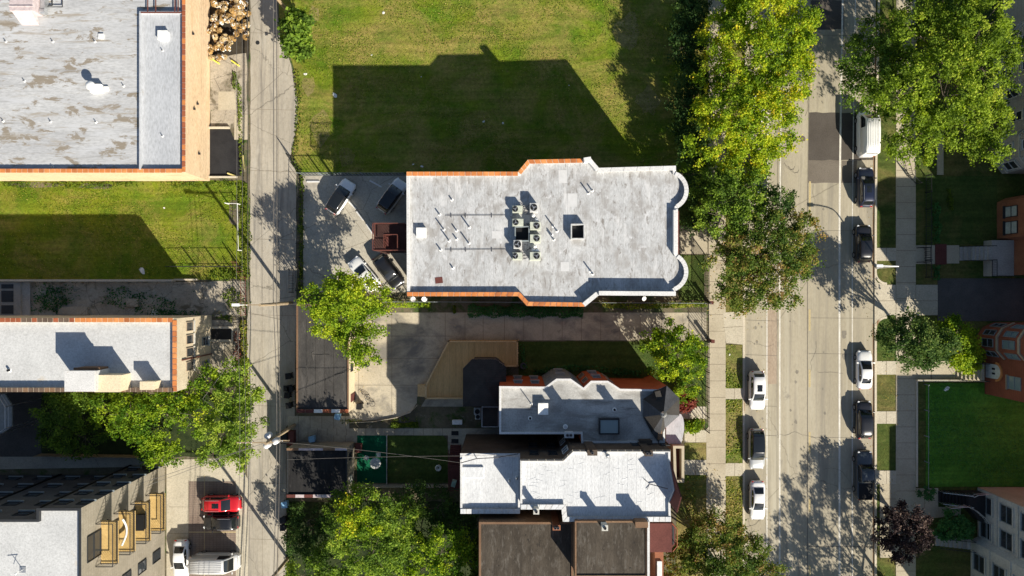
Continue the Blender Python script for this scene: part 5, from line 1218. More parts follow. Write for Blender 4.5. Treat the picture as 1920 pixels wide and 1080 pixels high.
def car(kind, px, py, heading, pnt, label, name, cat, group=None, roofmat=None, sunroof=False, scale=1.0, rack=False, trim=None):
    """heading: direction of the nose as an angle in the world (0 = east, 90 = north)"""
    K = KIND[kind]; L = K['L'] * scale; W = K['W']; c = P(px, py, K['zr'] * .6); z0 = 0.008 if 1390 < px < 1645 else .112
    r = thing(name, label, cat, (c.x, c.y, z0), radians(heading), group)
    hw = lambda f: W / 2 * (1 - .30 * max(0, (abs(f) - .36) / .14) ** 2.2)
    secs = []
    for f in (-.5, -.493, -.475, -.44, -.39, -.3, -.2, 0, .15, .25, .34, .40, .44, .47, .49, .5):
        zt = lerpt(K['zt'], f); q = hw(f); x = f * L; lo = .24 if abs(f) < .47 else .34
        pr = [(-q * .93, lo), (-q, min(.5, zt - .12)), (-q * .99, zt - .14), (-q * .90, zt - .02), (-q * .5, zt + .03), (0, zt + .04)]
        secs.append([(x, y, z) for y, z in pr] + [(x, -y, z) for y, z in pr[-2::-1]])
    mb = MB(); loft(mb, secs); 
    # cabin
    x0, x1, x2, x3 = [f * L for f in K['cab']]; zb, zr = K['zb'], K['zr']; wb, wt = W / 2 * K['base'], W / 2 * K['top']
    st = [(x0, wb * .93, wb * .86, zb - .02), (x0 + (x1 - x0) * .5, wb * .98, (wb * .86 + wt) / 2, zb + (zr - zb) * .57), (x1, wb, wt, zr - .03), (x1 + (x2 - x1) * .3, wb, wt * 1.02, zr), (x1 + (x2 - x1) * .7, wb, wt * 1.01, zr - .01), (x2, wb * .98, wt * .96, zr - .05), (x2 + (x3 - x2) * .5, wb * .95, (wb * .84 + wt) / 2 * .98, zb + (zr - zb) * .52), (x3, wb * .90, wb * .80, zb - .02)]
    secs = []
    for x, b, t, z in st:
        pr = [(-b, zb - .12), (-b * .5 - t * .5, (zb + z) / 2 - .075), (-t, z - .03), (-t * .9, z + .01), (-t * .45, z + .035), (0, z + .045)]
        secs.append([(x, y, zz) for y, zz in pr] + [(x, -y, zz) for y, zz in pr[-2::-1]])
    loft(mb, secs[::-1], 1 if roofmat is not None else 0)
    mb.build('body', [pnt, PK], r)
    def topw(x):
        for a, b in zip(st[:-1], st[1:]):
            if b[0] <= x <= a[0]:
                f = (x - a[0]) / (b[0] - a[0]); return tuple(a[i] + (b[i] - a[i]) * f for i in range(1, 4))
        return st[-1][1:]
    G = M['carglass']
    def toppatch(xa, xb, wf, mat, nm, lift=.012, parent=r, n=4):
        m2 = MB(); rows = []
        for i in range(n + 1):
            x = xa + (xb - xa) * i / n; b, t, z = topw(x); t *= wf; row = []
            for y in (-1, -.5, 0, .5, 1): row.append((x, y * t, z + .045 - .035 * abs(y) ** 1.5 + lift))
            rows.append(row)
        vs = [p for row in rows for p in row]; m2.add(vs, [(j * 5 + i, j * 5 + i + 1, (j + 1) * 5 + i + 1, (j + 1) * 5 + i) for j in range(n) for i in range(4)], 0, True)
        return m2.build(nm, mat, parent)
    toppatch(x0 - .02 * L * .3, x1 + .03, .86, G, 'windshield')
    toppatch(x2 - .04, x3 + .10, .84, G, 'rear_window')
    if roofmat is not None: toppatch(x1 - .08, x2 + .08, .93, roofmat, 'roof_panel')
    if sunroof: toppatch(x1 - .25, x1 - 1.05, .62, G, 'sunroof')
    for sg in (-1, 1):
        m2 = MB(); xs = [x0 - .35 * (x0 - x1), x1 - .02, (x1 + x2) / 2, x2 + .02] if kind != 'van' else [x0 - .4 * (x0 - x1), x1 - .02, x1 - .9]
        if kind in ('sedan',): xs.append(x2 + (x3 - x2) * .5)
        vs = []
        for x in xs:
            b, t, z = topw(x)
            for f in (.22, .86):
                if z - .03 <= zb: f = .3
                y = (b + (t - b) * f) + .012; zz = (zb - .12) + (z - .03 - zb + .12) * f
                vs.append((x, sg * y, zz))
        m2.add(vs, [((2 * i, 2 * i + 2, 2 * i + 3, 2 * i + 1) if sg < 0 else (2 * i, 2 * i + 1, 2 * i + 3, 2 * i + 2)) for i in range(len(xs) - 1)]); m2.build('side_window', G, r)
        m2 = MB(); m2.box((x0 - .22, sg * (wb + .16), zb + .03), (.14, .26, .15)); m2.build('mirror', pnt, r, bevel=.03)
        m2 = MB(); q = hw(.47); m2.box((L * .462, sg * q * .78, lerpt(K['zt'], .462) - .06), (.22, .32, .12), -sg * .5); m2.build('headlight', M['head'], r, bevel=.03)
        m2 = MB(); m2.box((-L * .485, sg * hw(-.485) * .8, lerpt(K['zt'], -.46) - .10), (.12, .30, .13), sg * .3); m2.build('taillight', M['tail'], r, bevel=.02)
        for xw in (.31 * L, -.30 * L):
            m2 = MB(); ra = .33 if kind in ('sedan', 'van') else .37; y = sg * (W / 2 - .10); m2.tube((xw, y - .11, ra), (xw, y + .125, ra), ra, n=20); wh = m2.build('wheel', M['rubber'], r)
            m2 = MB(); m2.tube((xw, y + sg * .10, ra), (xw, y + sg * .135, ra), ra * .62, n=14); m2.build('rim', M['rim'], wh)
    m2 = MB(); m2.box((L / 2 - .02, 0, .52), (.08, W * .5, .22)); m2.build('grille', M['black'], r)
    m2 = MB(); m2.box((0, 0, .27), (L * .9, W * .86, .12)); m2.build('underbody', M['black'], r)
    if rack:
        m2 = MB()
        for sg in (-1, 1): m2.tube((x1 - .2, sg * wt * .9, zr + .08), (x2 + .1, sg * wt * .9, zr + .06), .025)
        m2.build('roof_rail', M['metal'], r)
    if kind == 'pickup':
        m2 = MB(); m2.box(((-.485 - .155) / 2 * L, 0, 1.19), (.325 * L, W * .80, .05)); m2.build('bed_cover', M['black'], r, bevel=.02)
    if kind == 'van':
        m2 = MB()
        for k in range(7): m2.box(((x1 + x2) / 2, (k - 3) * .2, zr + .05), (abs(x1 - x2) * .9, .035, .02))
        m2.build('roof_rib', pnt, r)
    return r
GW, GE = 'cars parked along the west kerb', 'cars parked along the east kerb'
car('suv', 1421, 732.5, -90, PW, 'white station wagon with sunroof parked at west kerb, northernmost visible there', 'parked_car', 'car', GW, sunroof=True)
car('suv', 1420, 842.5, -90, paint('pale_silver_paint', (.48, .49, .49), .3), 'silver hatchback with black glass roof parked at the west kerb', 'parked_car', 'car', GW, roofmat=M['carglass'], scale=1.04)
car('sedan', 1421, 939, -90, PW, 'plain white sedan parked at west kerb, nearest the bottom tree', 'parked_car', 'car', GW)
car('van', 1630, 249, 90, PW, 'white panel van parked under the leaves of the big green tree', 'parked_van', 'van', GE, scale=.98)
car('suv', 1624.5, 350.5, 90, PB, 'black sports utility car behind the white van, beside asphalt patch', 'parked_car', 'car', GE, sunroof=True, scale=1.03, rack=True)
car('suv', 1620.5, 456.5, 90, PK, 'black hatchback with sunroof parked just north of the curved driveway kerb', 'parked_car', 'car', GE, sunroof=True, scale=.97)
car('sedan', 1622, 693.5, 90, PW, 'white sedan on the east kerb, south of the driveway', 'parked_car', 'car', GE)
car('suv', 1621.5, 787.5, 90, PK, 'black crossover between the white sedan and dark pickup truck', 'parked_car', 'car', GE, scale=.98)
car('pickup', 1622.5, 892, 90, PD, 'dark slate pickup truck with covered bed at east kerb', 'parked_pickup', 'pickup truck', GE)
car('sedan', 1421, 190, -90, PW, 'white car hidden beneath yellow green street trees', 'parked_car', 'car', GW)
car('suv', 1424, 328, -90, PB, 'navy car half hidden under the maple at the west kerb', 'parked_car', 'car', GW)
GP = 'cars in the walled parking lot'
car('suv', 638, 368.5, 57, PW, 'white car with black glass roof slanting in northwest of the parking lot', 'parked_car', 'car', GP, roofmat=M['carglass'], scale=.95)
car('suv', 735, 367, 54, PS, 'pale car with black roof tucked against the central block', 'parked_car', 'car', GP, roofmat=M['carglass'], scale=.97)
car('suv', 728, 508, -53, PK, 'black car parked south of the maroon back porch', 'parked_car', 'car', GP, scale=.98)
car('sedan', 683, 514, 130, PW, 'white sedan half covered by the bright green tree', 'parked_car', 'car', GP)
GA = 'vehicles on the paved apartment lot'
car('suv', 414.5, 945, 0, PR, 'bright red sports utility car with sunroof on brick pavers', 'parked_car', 'car', GA, sunroof=True, scale=1.0, rack=True)
car('suv', 414, 979, 180, PK, 'black sports utility car beside the red one', 'parked_car', 'car', GA, scale=.92, rack=True)
car('sedan', 339, 1049, -90, PW, 'white sedan nose down beside the white van at bottom left', 'parked_car', 'car', GA)
car('van', 402, 1057, 0, PS, 'long white cargo van at the bottom left lot', 'parked_van', 'van', GA)

# ================================================================== trees
def leaves(name, pts, size, mat, tint, parent=None, up=.55, flat=None):
    """many small leaf-sprig quads around given points"""
    n = len(pts); ra = npr
    nv = ra.normal(size=(n, 3)); nv[:, 2] = np.abs(nv[:, 2]) + up; nv /= np.linalg.norm(nv, axis=1)[:, None]
    t = ra.normal(size=(n, 3)); t -= (t * nv).sum(1)[:, None] * nv; t /= np.linalg.norm(t, axis=1)[:, None]; b = np.cross(nv, t)
    s1 = size * ra.uniform(.7, 1.5, n)[:, None]; s2 = s1 * ra.uniform(.5, .85, n)[:, None]
    q = np.stack([pts - t * s1, pts + b * s2 + nv * s1 * .15, pts + t * s1, pts - b * s2 + nv * s1 * .15], 1).reshape(-1, 3)
    off = np.array(parent['_o']) if parent is not None else np.zeros(3)
    q = q - off
    me = bpy.data.meshes.new(name); me.vertices.add(4 * n); me.vertices.foreach_set('co', q.ravel()); me.loops.add(4 * n); me.loops.foreach_set('vertex_index', np.arange(4 * n))
    me.polygons.add(n); me.polygons.foreach_set('loop_start', np.arange(0, 4 * n, 4)); me.update(calc_edges=True)
    at = me.attributes.new('tint', 'FLOAT', 'FACE'); at.data.foreach_set('value', np.clip(tint, 0, 1)); me.materials.append(mat)
    o = bpy.data.objects.new(name, me); COL.objects.link(o)
    if parent is not None: o.parent = parent; o['_o'] = tuple(off)
    return o
def crown_points(lobes, dens, clump=.55, hmin=.25, inner=.35, gap=.0):
    """lobes: world (x,y,z,r,rz). Twiggy clumps over shells of the lobes."""
    out = []; tin = []
    for (x, y, z, r, rz) in lobes:
        nc = int(dens * r * r * 6.4) + 10
        u = npr.uniform(-.35, 1, nc); ph = npr.uniform(0, 2 * pi, nc); s_ = np.sqrt(np.clip(1 - u * u, 0, 1)); rr = npr.uniform(inner, 1.0, nc) ** .55
        wob = 1 + .16 * np.sin(ph * 3 + x) + .12 * np.sin(ph * 7 + y) + .08 * np.sin(u * 9 + ph * 2)
        cx = x + r * rr * wob * s_ * np.cos(ph); cy = y + r * rr * wob * s_ * np.sin(ph); cz = z + rz * rr * u
        k = int(54 * clump / .55)
        for i in range(nc):
            m = npr.integers(k // 2, int(k * 1.6)); p = npr.normal(size=(m, 3)) * (clump * .46, clump * .46, clump * .30) + (cx[i], cy[i], cz[i])
            # sprigs droop outwards in the direction of the branch
            dv = np.array([s_[i] * cos(ph[i]), s_[i] * sin(ph[i]), -.15]); p += dv * npr.uniform(0, clump * 1.2, m)[:, None]
            out.append(p); tin.append(np.full(m, npr.uniform(0, 1)))
    return np.concatenate(out), np.concatenate(tin)
def tree(name, label, trunk, lobes, mat, h, dens=1.0, size=.108, clump=.55, tint=(.5, .25), cat='tree', group=None, trunk_r=.22, yellow=None, zvar=.12, up=.55):
    """lobes in photo pixels (px, py, r_px[, height factor])"""
    W_ = []
    for i, lb in enumerate(lobes):
        zc = h * (lb[3] if len(lb) > 3 else .68 + rnd.uniform(-zvar, zvar)); p = P(lb[0], lb[1], zc); r = lb[2] / S * (1 - zc / H); W_.append((p.x, p.y, zc, r, min(r * .75, h * .32)))
    tx, ty = P2(*trunk); root = world_thing(name, label, cat, tx, ty, .08, group)
    pts, ct = crown_points(W_, dens, clump)
    pts[:, 2] = np.maximum(pts[:, 2], .35)
    f = np.sin(pts[:, 0] * .55 + 1.3) * np.cos(pts[:, 1] * .6 + pts[:, 2] * .4) * .14 + np.sin(pts[:, 0] * 1.7) * np.sin(pts[:, 1] * 1.9) * .1
    tn = tint[0] + (ct - .5) * tint[1] * 1.4 + f + npr.normal(size=len(pts)) * .13
    leaves('crown', pts, size, mat, tn, root, up)
    mb = MB(); zf = min(min(l[2] for l in W_) * .55, h * .4); mb.tube((tx, ty, .05), (tx, ty, zf), trunk_r, trunk_r * .75, 10)
    for (x, y, z, r, rz) in W_:
        m = Vector((tx, ty, zf)).lerp(Vector((x, y, z)), .5) + Vector((0, 0, .12 * h)) * .3
        mb.tube((tx, ty, zf - .1), m, trunk_r * .5, trunk_r * .35, 7); mb.tube(m, (x, y, z + rz * .2), trunk_r * .35, trunk_r * .15, 6)
        for k in range(5):
            a = rnd.uniform(0, 2 * pi); mb.tube((x, y, z), (x + r * .75 * cos(a), y + r * .75 * sin(a), z + rz * rnd.uniform(-.1, .6)), trunk_r * .16, .02, 5, cap=False)
    mb.build('trunk', M['bark'], root)
    return root
ST = 'street trees on the verges'
tree('street_tree', 'large yellow green street tree at top, north of the two yellow crowns', (1378, 80), [(1420, 25, 70), (1468, 85, 58), (1405, 110, 66), (1478, 148, 48), (1362, 60, 40), (1500, 45, 30), (1440, -30, 60)], L_YG, 11, 1.25, tint=(.47, .42), group=ST)
tree('street_tree', 'yellow green street tree above the deep green maple, leaning over the sidewalk', (1378, 240), [(1385, 215, 62), (1435, 235, 58), (1345, 262, 50), (1410, 285, 45), (1335, 205, 32), (1465, 180, 38), (1380, 160, 38), (1340, 130, 30)], L_YG, 10.5, 1.15, tint=(.50, .46), group=ST)
tree('street_tree', 'deep green tree between the yellow crowns and the turning maple', (1378, 390), [(1372, 365, 46), (1348, 405, 36), (1400, 400, 34), (1340, 330, 26), (1320, 360, 22), (1410, 335, 26)], L_G, 9, .9, tint=(.42, .4), group=ST)
tree('small_street_tree', 'small dark green sapling crown over the road edge north of the maple', (1412, 378), [(1462, 382, 22, .75), (1440, 365, 16, .7), (1430, 400, 16, .7)], L_D, 8, 1.2, tint=(.5, .3), group=ST)
tree('maple_tree', 'maple with russet and olive leaves overhanging the west lanes', (1378, 500), [(1438, 475, 62), (1488, 455, 42), (1400, 525, 48), (1455, 520, 48), (1395, 465, 42), (1420, 430, 40), (1372, 548, 28), (1500, 490, 30), (1500, 425, 20), (1425, 560, 22), (1360, 490, 28)], L_M, 9.5, .9, tint=(.56, .5), group=ST)
for i, (x, y, r) in enumerate(((1292, 20, 30), (1288, 85, 28), (1296, 150, 28), (1288, 215, 30), (1300, 272, 28))):
    tree('dark_evergreen', ['dark evergreen at the top edge beside the north lawn', 'second dark evergreen from the top by the yellow trees', 'middle dark evergreen in the row beside north lawn', 'fourth dark evergreen from the top, left of the yellow crown', 'southernmost dark evergreen of the row near central block'][i], (x + 8, y + 5), [(x, y, r, .6), (x + 12, y + 15, r * .8, .55), (x - 4, y - 16, r * .7, .6)], L_D, 8, .9, tint=(.32, .3), group='dark evergreens beside the north lawn')
tree('small_tree', 'dark shaded tree just east of the north rounded bay', (1308, 395), [(1305, 350, 22, .6), (1310, 395, 24, .6), (1300, 420, 14, .5)], L_D, 7, .9, tint=(.35, .3))
tree('street_tree', 'dark green street tree overhanging the east lanes at top', (1660, 110), [(1650, 70, 44), (1640, 130, 54), (1612, 172, 36), (1690, 95, 50), (1600, 120, 24), (1665, 185, 34)], L_G, 10, .9, tint=(.30, .4), group=ST)
tree('big_green_tree', 'very broad bright green tree filling the upper right corner', (1745, 160), [(1720, 70, 56), (1768, 180, 80), (1842, 130, 66), (1835, 55, 58), (1735, 248, 56), (1700, 175, 46), (1778, 60, 60), (1862, 225, 36), (1810, 240, 48), (1880, 80, 30), (1690, 270, 26), (1760, -10, 60), (1860, 285, 22)], L_O, 12.5, 1.0, tint=(.50, .42))
tree('shade_tree', 'dark glossy tree by the curved driveway kerb, east of the sidewalk', (1700, 640), [(1693, 640, 36), (1745, 655, 34), (1668, 628, 22), (1718, 672, 26), (1712, 620, 26), (1775, 650, 20), (1725, 640, 30)], L_D, 9.0, 1.05, tint=(.62, .3))
tree('small_bright_tree', 'small bright green tree against the red brick bay house', (1782, 655), [(1792, 628, 26, .7), (1803, 662, 22, .5), (1775, 610, 16, .6), (1818, 640, 14, .6)], L_B, 5, 1.3, tint=(.35, .35))
tree('bright_shrub', 'vivid green shrub beside the stairs to the arched door', (1808, 678), [(1812, 676, 17, .6), (1822, 668, 12, .6)], L_B, 2.0, 2.5, size=.12, tint=(.6, .2), trunk_r=.05)
tree('purple_plum_tree', 'dark purple leaved tree near the bottom right sidewalk', (1690, 985), [(1695, 1002, 36), (1668, 985, 22), (1722, 1012, 24), (1683, 962, 18), (1722, 975, 16), (1690, 1030, 22), (1660, 1010, 14)], L_P, 6, 1.3, tint=(.55, .5), clump=.45)
tree('rounded_bush', 'rounded olive green bush west of limestone flats', (1786, 985), [(1790, 985, 27, .5), (1770, 990, 16, .45), (1808, 990, 14, .45)], L_H, 3.0, 2.6, size=.11, tint=(.75, .3), clump=.35, trunk_r=.06)
tree('small_round_shrub', 'small round dark shrub beside the dark entry stairs', (1737, 926), [(1737, 926, 11, .5)], L_H, 1.6, 4, size=.09, tint=(.45, .2), clump=.3, trunk_r=.04, cat='shrub')
tree('corner_tree', 'green tree with yellowing leaves at bottom, left of the street', (1340, 1050), [(1330, 1020, 50), (1290, 1062, 48), (1388, 1045, 42), (1430, 1078, 36), (1345, 985, 26), (1380, 1005, 22), (1350, 1085, 50), (1280, 1020, 22), (1320, 1000, 26), (1400, 1075, 40), (1270, 1075, 26)], L_M, 9, .95, tint=(.52, .5))
tree('honey_locust', 'feathery bright green tree at the driveway mouth behind fence', (1272, 690), [(1262, 655, 42), (1238, 648, 26), (1290, 688, 30), (1255, 620, 22), (1285, 722, 24), (1220, 640, 18), (1300, 655, 24), (1252, 690, 26)], L_B, 6, 1.0, size=.11, clump=.45, tint=(.38, .55))
tree('red_leaf_shrub', 'reddish purple leaved shrub beside the slate turret', (1285, 752), [(1284, 750, 14, .6), (1290, 760, 10, .5), (1278, 738, 9, .6)], L_R, 2.4, 3, size=.12, tint=(.5, .4), clump=.35, trunk_r=.05, cat='shrub')
tree('leafy_shrub', 'green shrub inside the south end of the iron fence', (1309, 795), [(1309, 795, 11, .6), (1300, 802, 8, .5), (1290, 800, 7, .5)], L_B, 1.6, 4, size=.1, tint=(.4, .4), clump=.3, trunk_r=.04, cat='shrub')
tree('garage_tree', 'bright yellow green tree spreading over the grey garage roof', (672, 600), [(640, 582, 42), (690, 560, 36), (600, 560, 28), (695, 600, 28), (665, 640, 26), (682, 666, 18), (612, 605, 26), (655, 545, 28), (648, 625, 22), (640, 550, 26)], L_B, 10, 1.2, tint=(.55, .35))
tree('yard_tree', 'tall green tree south of the fenced turf yard at bottom centre-left', (690, 1000), [(700, 960, 40, .85), (645, 990, 34), (740, 985, 44, .6), (700, 1035, 50), (655, 935, 26), (730, 1010, 30)], L_G, 10, 1.15, tint=(.42, .6))
tree('yard_tree', 'yellow leaved crown rising out of the green trees at bottom centre-left', (668, 985), [(664, 960, 24, .9), (682, 985, 20, .9), (648, 985, 16, .88)], L_YG, 10.5, 1.2, tint=(.48, .5))
tree('yard_tree', 'green tree along the bottom edge west of the brown roofs', (820, 1050), [(828, 1035, 40, .8), (800, 1062, 36), (850, 1070, 34, .75), (865, 1035, 18)], L_B, 9, 1.0, tint=(.36, .6))
tree('yard_tree', 'mid green tree at bottom edge beside the alley', (620, 1070), [(620, 1062, 40), (570, 1080, 34), (680, 1085, 40), (750, 1070, 40)], L_G, 8, 1.0, tint=(.42, .5))
tree('shaded_yard_tree', 'dark shaded tree south of the fenced turf yard', (800, 945), [(770, 935, 30, .6), (820, 950, 30, .55), (860, 985, 26, .55), (790, 990, 30, .5)], L_D, 7, .9, tint=(.45, .3))
tree('shaded_yard_tree', 'dark scrubby tree between black roofed garage and the yellow leaved crown', (590, 985), [(580, 975, 34, .5), (600, 1020, 30, .5), (560, 1020, 22, .45)], L_D, 4.5, .8, tint=(.4, .3))
tree('climbing_vine', 'narrow leafy vine climbing beside the brown roofed house', (895, 1050), [(895, 1010, 8, .5), (894, 1035, 10, .6), (896, 1060, 9, .6), (895, 1085, 9, .6)], L_W, 8, 2.5, size=.12, clump=.35, tint=(.4, .3), trunk_r=.06, cat='vine')
TH = 'trees of the western thicket'
tree('thicket_tree', 'dark tree at west end of the thicket beside gangway', (120, 790), [(105, 770, 30), (150, 765, 34), (120, 810, 34, .5), (160, 820, 30, .45), (130, 760, 30)], L_G, 8.5, 1.0, tint=(.22, .35), group=TH)
tree('thicket_tree', 'mid green tree in the thicket below the rooftop penthouse', (230, 790), [(200, 765, 36), (245, 775, 42), (230, 750, 24), (270, 800, 30, .55)], L_B, 8.5, .8, tint=(.18, .45), group=TH)
tree('thicket_tree', 'bright green tree of the thicket below the roof corner', (350, 780), [(300, 760, 30), (340, 750, 34), (370, 780, 36), (320, 745, 22), (392, 716, 20)], L_B, 8, .8, tint=(.34, .55), group=TH)
tree('thicket_tree', 'broad green tree overhanging the alley by transformer pole', (430, 790), [(432, 745, 36), (455, 790, 32), (420, 810, 38), (445, 850, 26), (400, 850, 22), (440, 700, 22), (470, 740, 14)], L_G, 9, .95, tint=(.62, .35), group=TH)
tree('thicket_tree', 'small bright tree poking over the wooden fence of the thicket', (300, 840), [(290, 842, 24, .6), (318, 850, 18, .6), (275, 835, 16, .5)], L_B, 5, 1.1, tint=(.3, .3), group=TH)
tree('tree_of_heaven', 'palm like green sapling at the top of the alley', (556, 50), [(549, 62, 22, .7), (560, 40, 16, .8), (545, 85, 12, .5), (565, 85, 12, .5)], L_G, 5, 1.6, size=.2, tint=(.35, .3), up=.2)
# trees just south of the picture whose shade falls on the street
tree('street_tree', 'tall street tree just below the bottom edge on east side', (1668, 1150), [(1790, 1240, 62), (1740, 1215, 55), (1760, 1300, 62), (1700, 1255, 50), (1820, 1190, 36)], L_G, 11, .5, group=ST)
tree('street_tree', 'street tree farther below the bottom edge on the east side', (1668, 1290), [(1700, 1320, 65), (1640, 1330, 55), (1740, 1370, 60), (1650, 1270, 45)], L_G, 10, .5, group=ST)
tree('roadside_tree', 'small tree just beyond the bottom edge beside purple tree', (1668, 1105), [(1790, 1150, 36, .75), (1760, 1130, 26, .8)], L_G, 11, .85, group=ST)

# hedge, shrubs and vines --------------------------------------------
def shrubrow(name, label, cat, pts, r, h, mat, tint, dens=5, size=.1, kind=None, n=None, spread=.0):
    """continuous planting along a polyline of photo points"""
    q = [Vector(P2(a, b)) for a, b in pts]; L = sum((b - a).length for a, b in zip(q[:-1], q[1:])); N = int(L * r * 2 * 60 * dens / 5); P_ = []
    segs = [(a, b, (b - a).length) for a, b in zip(q[:-1], q[1:])]; wts = np.array([s_[2] for s_ in segs]); wts = wts / wts.sum()
    idx = npr.choice(len(segs), N, p=wts)
    t = npr.uniform(0, 1, N); A = np.array([tuple(segs[i][0]) for i in idx]); B = np.array([tuple(segs[i][1]) for i in idx]); c = A + (B - A) * t[:, None]
    lump = .75 + .25 * np.sin(c[:, 0] * 2.3) * np.cos(c[:, 1] * 2.9 + 1) 
    ang = npr.uniform(0, pi, N); rr = np.sqrt(npr.uniform(.3, 1, N)); d = (B - A) / np.linalg.norm(B - A, axis=1)[:, None]
    off = np.stack([-d[:, 1], d[:, 0]], 1) * (np.cos(ang) * r * rr * lump)[:, None]
    z = .1 + np.sin(ang) * h * rr * lump
    if spread:
        keep = (np.sin(c[:, 0] * .9) + np.sin(c[:, 1] * 1.1 + c[:, 0] * .5) + npr.normal(size=N) * .6) > spread - .6
    else: keep = np.ones(N, bool)
    p = np.stack([c[:, 0] + off[:, 0], c[:, 1] + off[:, 1], z], 1)[keep]
    tn = tint[0] + npr.normal(size=len(p)) * tint[1] * .5 + np.sin(p[:, 0] * 1.3) * .12
    o = leaves(name, p, size, mat, tn)
    recenter(o)
    if kind: o['kind'] = kind
    else: tag(o, label, cat)
    return o
shrubrow('clipped_hedge', 'long clipped dark green hedge under the south wall of central block', 'hedge', [(878, 583), (1092, 584)], .95, 1.5, L_H, (.5, .3), 9, .1)
shrubrow('round_shrub', 'small round green shrub west of the clipped hedge', 'shrub', [(851, 580), (855, 580)], .6, .9, L_W, (.3, .3), 40, .1)
shrubrow('fence_vine', 'vine covering the boundary fence from garage tree to shrub', 'vine', [(735, 570), (808, 571)], .55, 1.8, L_B, (.5, .35), 7, .11)
shrubrow('fence_vine', 'yellow green vine along fence at the driveway mouth', 'vine', [(1128, 570), (1180, 575), (1240, 572), (1322, 570)], .5, 1.7, L_W, (.6, .4), 7, .11)
shrubrow('garden_shrub', 'low shaded shrubs along the north wall of red brick house', 'shrub', [(1000, 698), (1060, 690), (1100, 690), (1200, 700)], .5, .9, L_H, (.4, .3), 4, .12)
shrubrow('garden_shrub', 'green bushy border beside the sunny lawn edge of timber deck', 'shrub', [(978, 645), (985, 690)], .4, .5, L_H, (.5, .3), 4, .1)
shrubrow('flower_border', 'leafy flowering border in the garden bed south of courtyard', 'shrub', [(735, 797), (785, 796)], .40, .5, L_W, (.35, .3), 14, .12)
shrubrow('sidewalk_shrub', 'row of green shrubs between iron fence and the shaded terrace', 'shrub', [(1752, 380), (1754, 455)], .55, .9, L_H, (.75, .3), 6, .11)
shrubrow('sidewalk_shrub', 'green shrub south of the path gate by asphalt drive', 'shrub', [(1753, 498), (1754, 525)], .5, .9, L_H, (.6, .3), 6, .11)
shrubrow('lawn_shrub', 'lit green shrub in the middle of the shaded east garden', 'shrub', [(1776, 355), (1781, 395)], .35, .7, L_W, (.35, .3), 6, .11)
for i, (pts, r, h, mt_, ti, de, sp) in enumerate((
    ([(556, 130), (561, 200), (556, 270), (549, 300)], .5, .25, L_W, (.55, .5), 3, .1), ([(548, 300), (568, 330), (566, 420), (565, 545)], .35, .6, L_W, (.4, .4), 5, .3),
    ([(455, 345), (462, 430), (460, 520)], .9, .5, L_W, (.4, .4), 4, .2), ([(390, 515), (455, 515)], .9, .5, L_W, (.35, .3), 4, .2),
    ([(425, 545), (460, 580)], 1.2, .6, L_W, (.4, .4), 4, .3), ([(458, 600), (462, 720), (462, 760)], .5, .7, L_W, (.6, .5), 7, 0), ([(400, 590), (440, 598)], .6, .6, L_W, (.4, .4), 4, .2),
    ([(60, 575), (150, 545), (240, 560), (330, 580)], 1.6, .5, L_H, (.35, .3), 2.2, .5), ([(75, 540), (120, 575)], 1.6, .6, L_H, (.3, .3), 3, .2), ([(255, 585), (390, 588)], .5, .4, L_H, (.4, .3), 4, .2),
    ([(5, 345), (100, 348), (210, 345), (440, 345)], .5, .35, L_W, (.3, .3), 3, .2), ([(450, 160), (452, 240), (455, 330)], .35, .4, L_W, (.4, .4), 4, .5), ([(440, 135), (444, 170)], .4, .5, L_W, (.3, .2), 6, 0),
    ([(545, 20), (560, 95), (566, 120)], .7, .5, L_W, (.4, .4), 4, .2), ([(1290, 900), (1300, 1000)], 1.0, .35, L_M, (.7, .5), 2, .3), ([(640, 790), (770, 785)], .3, .25, L_M, (.5, .4), 3, .4),
    ([(545, 940), (545, 1060)], .6, .6, L_D, (.5, .4), 5, .1), ([(1275, 500), (1276, 550)], .4, .5, L_D, (.5, .4), 5, .1), ([(445, 620), (448, 690)], .5, .5, L_R, (.7, .3), 3, .3), ([(1290, 345), (1305, 420)], 1.0, .6, L_D, (.5, .4), 4, .2))):
    shrubrow('weeds', None, None, pts, r, h, mt_, ti, de, .10, 'stuff', spread=sp)

# scrap heap: cardboard and sheet scraps nobody could count
mb = MB()
bales = [(rnd.uniform(393, 466), rnd.uniform(-70, 112)) for _ in range(150)]
bales = [b for b in bales if not (b[0] > 440 and b[1] > 70) and not (b[0] > 425 and b[1] > 90)]
for (bx_, by_) in bales:
    bh = rnd.uniform(.5, 1.5) * (1 - abs(bx_ - 428) / 70); bc = P(bx_, by_, bh); mt0 = rnd.choice((0, 0, 0, 1))
    for _ in range(26):
        v = Vector((rnd.gauss(0, 1), rnd.gauss(0, 1), abs(rnd.gauss(0, 1)) + .1)).normalized(); p = bc + Vector((v.x * .34, v.y * .34, v.z * .28)); s1 = rnd.uniform(.06, .19)
        q = v.to_track_quat('Z', 'Y').to_matrix() @ Matrix.Rotation(rnd.uniform(0, 6.3), 3, 'Z') @ Matrix.Rotation(rnd.uniform(-.5, .5), 3, 'X')
        d_ = (s1, s1 * rnd.uniform(.4, 1), .02); vs = []
        for dz in (-1, 1):
            for i, j in ((-1, -1), (1, -1), (1, 1), (-1, 1)): vs.append(p + q @ Vector((i * d_[0], j * d_[1], dz * d_[2])))
        mb.add(vs, [(3, 2, 1, 0), (4, 5, 6, 7), (0, 1, 5, 4), (1, 2, 6, 5), (2, 3, 7, 6), (3, 0, 4, 7)], mt0 if rnd.random() < .7 else rnd.choice((1, 2, 3)))
hp = mb.build('scrap_heap', [plain('cardboard', (.30, .18, .06), .8, var=.4, scale=2), plain('pale_cardboard', (.42, .31, .16), .8), M['ivory'], plain('rust_scrap', (.10, .055, .03), .8)], kind='stuff')

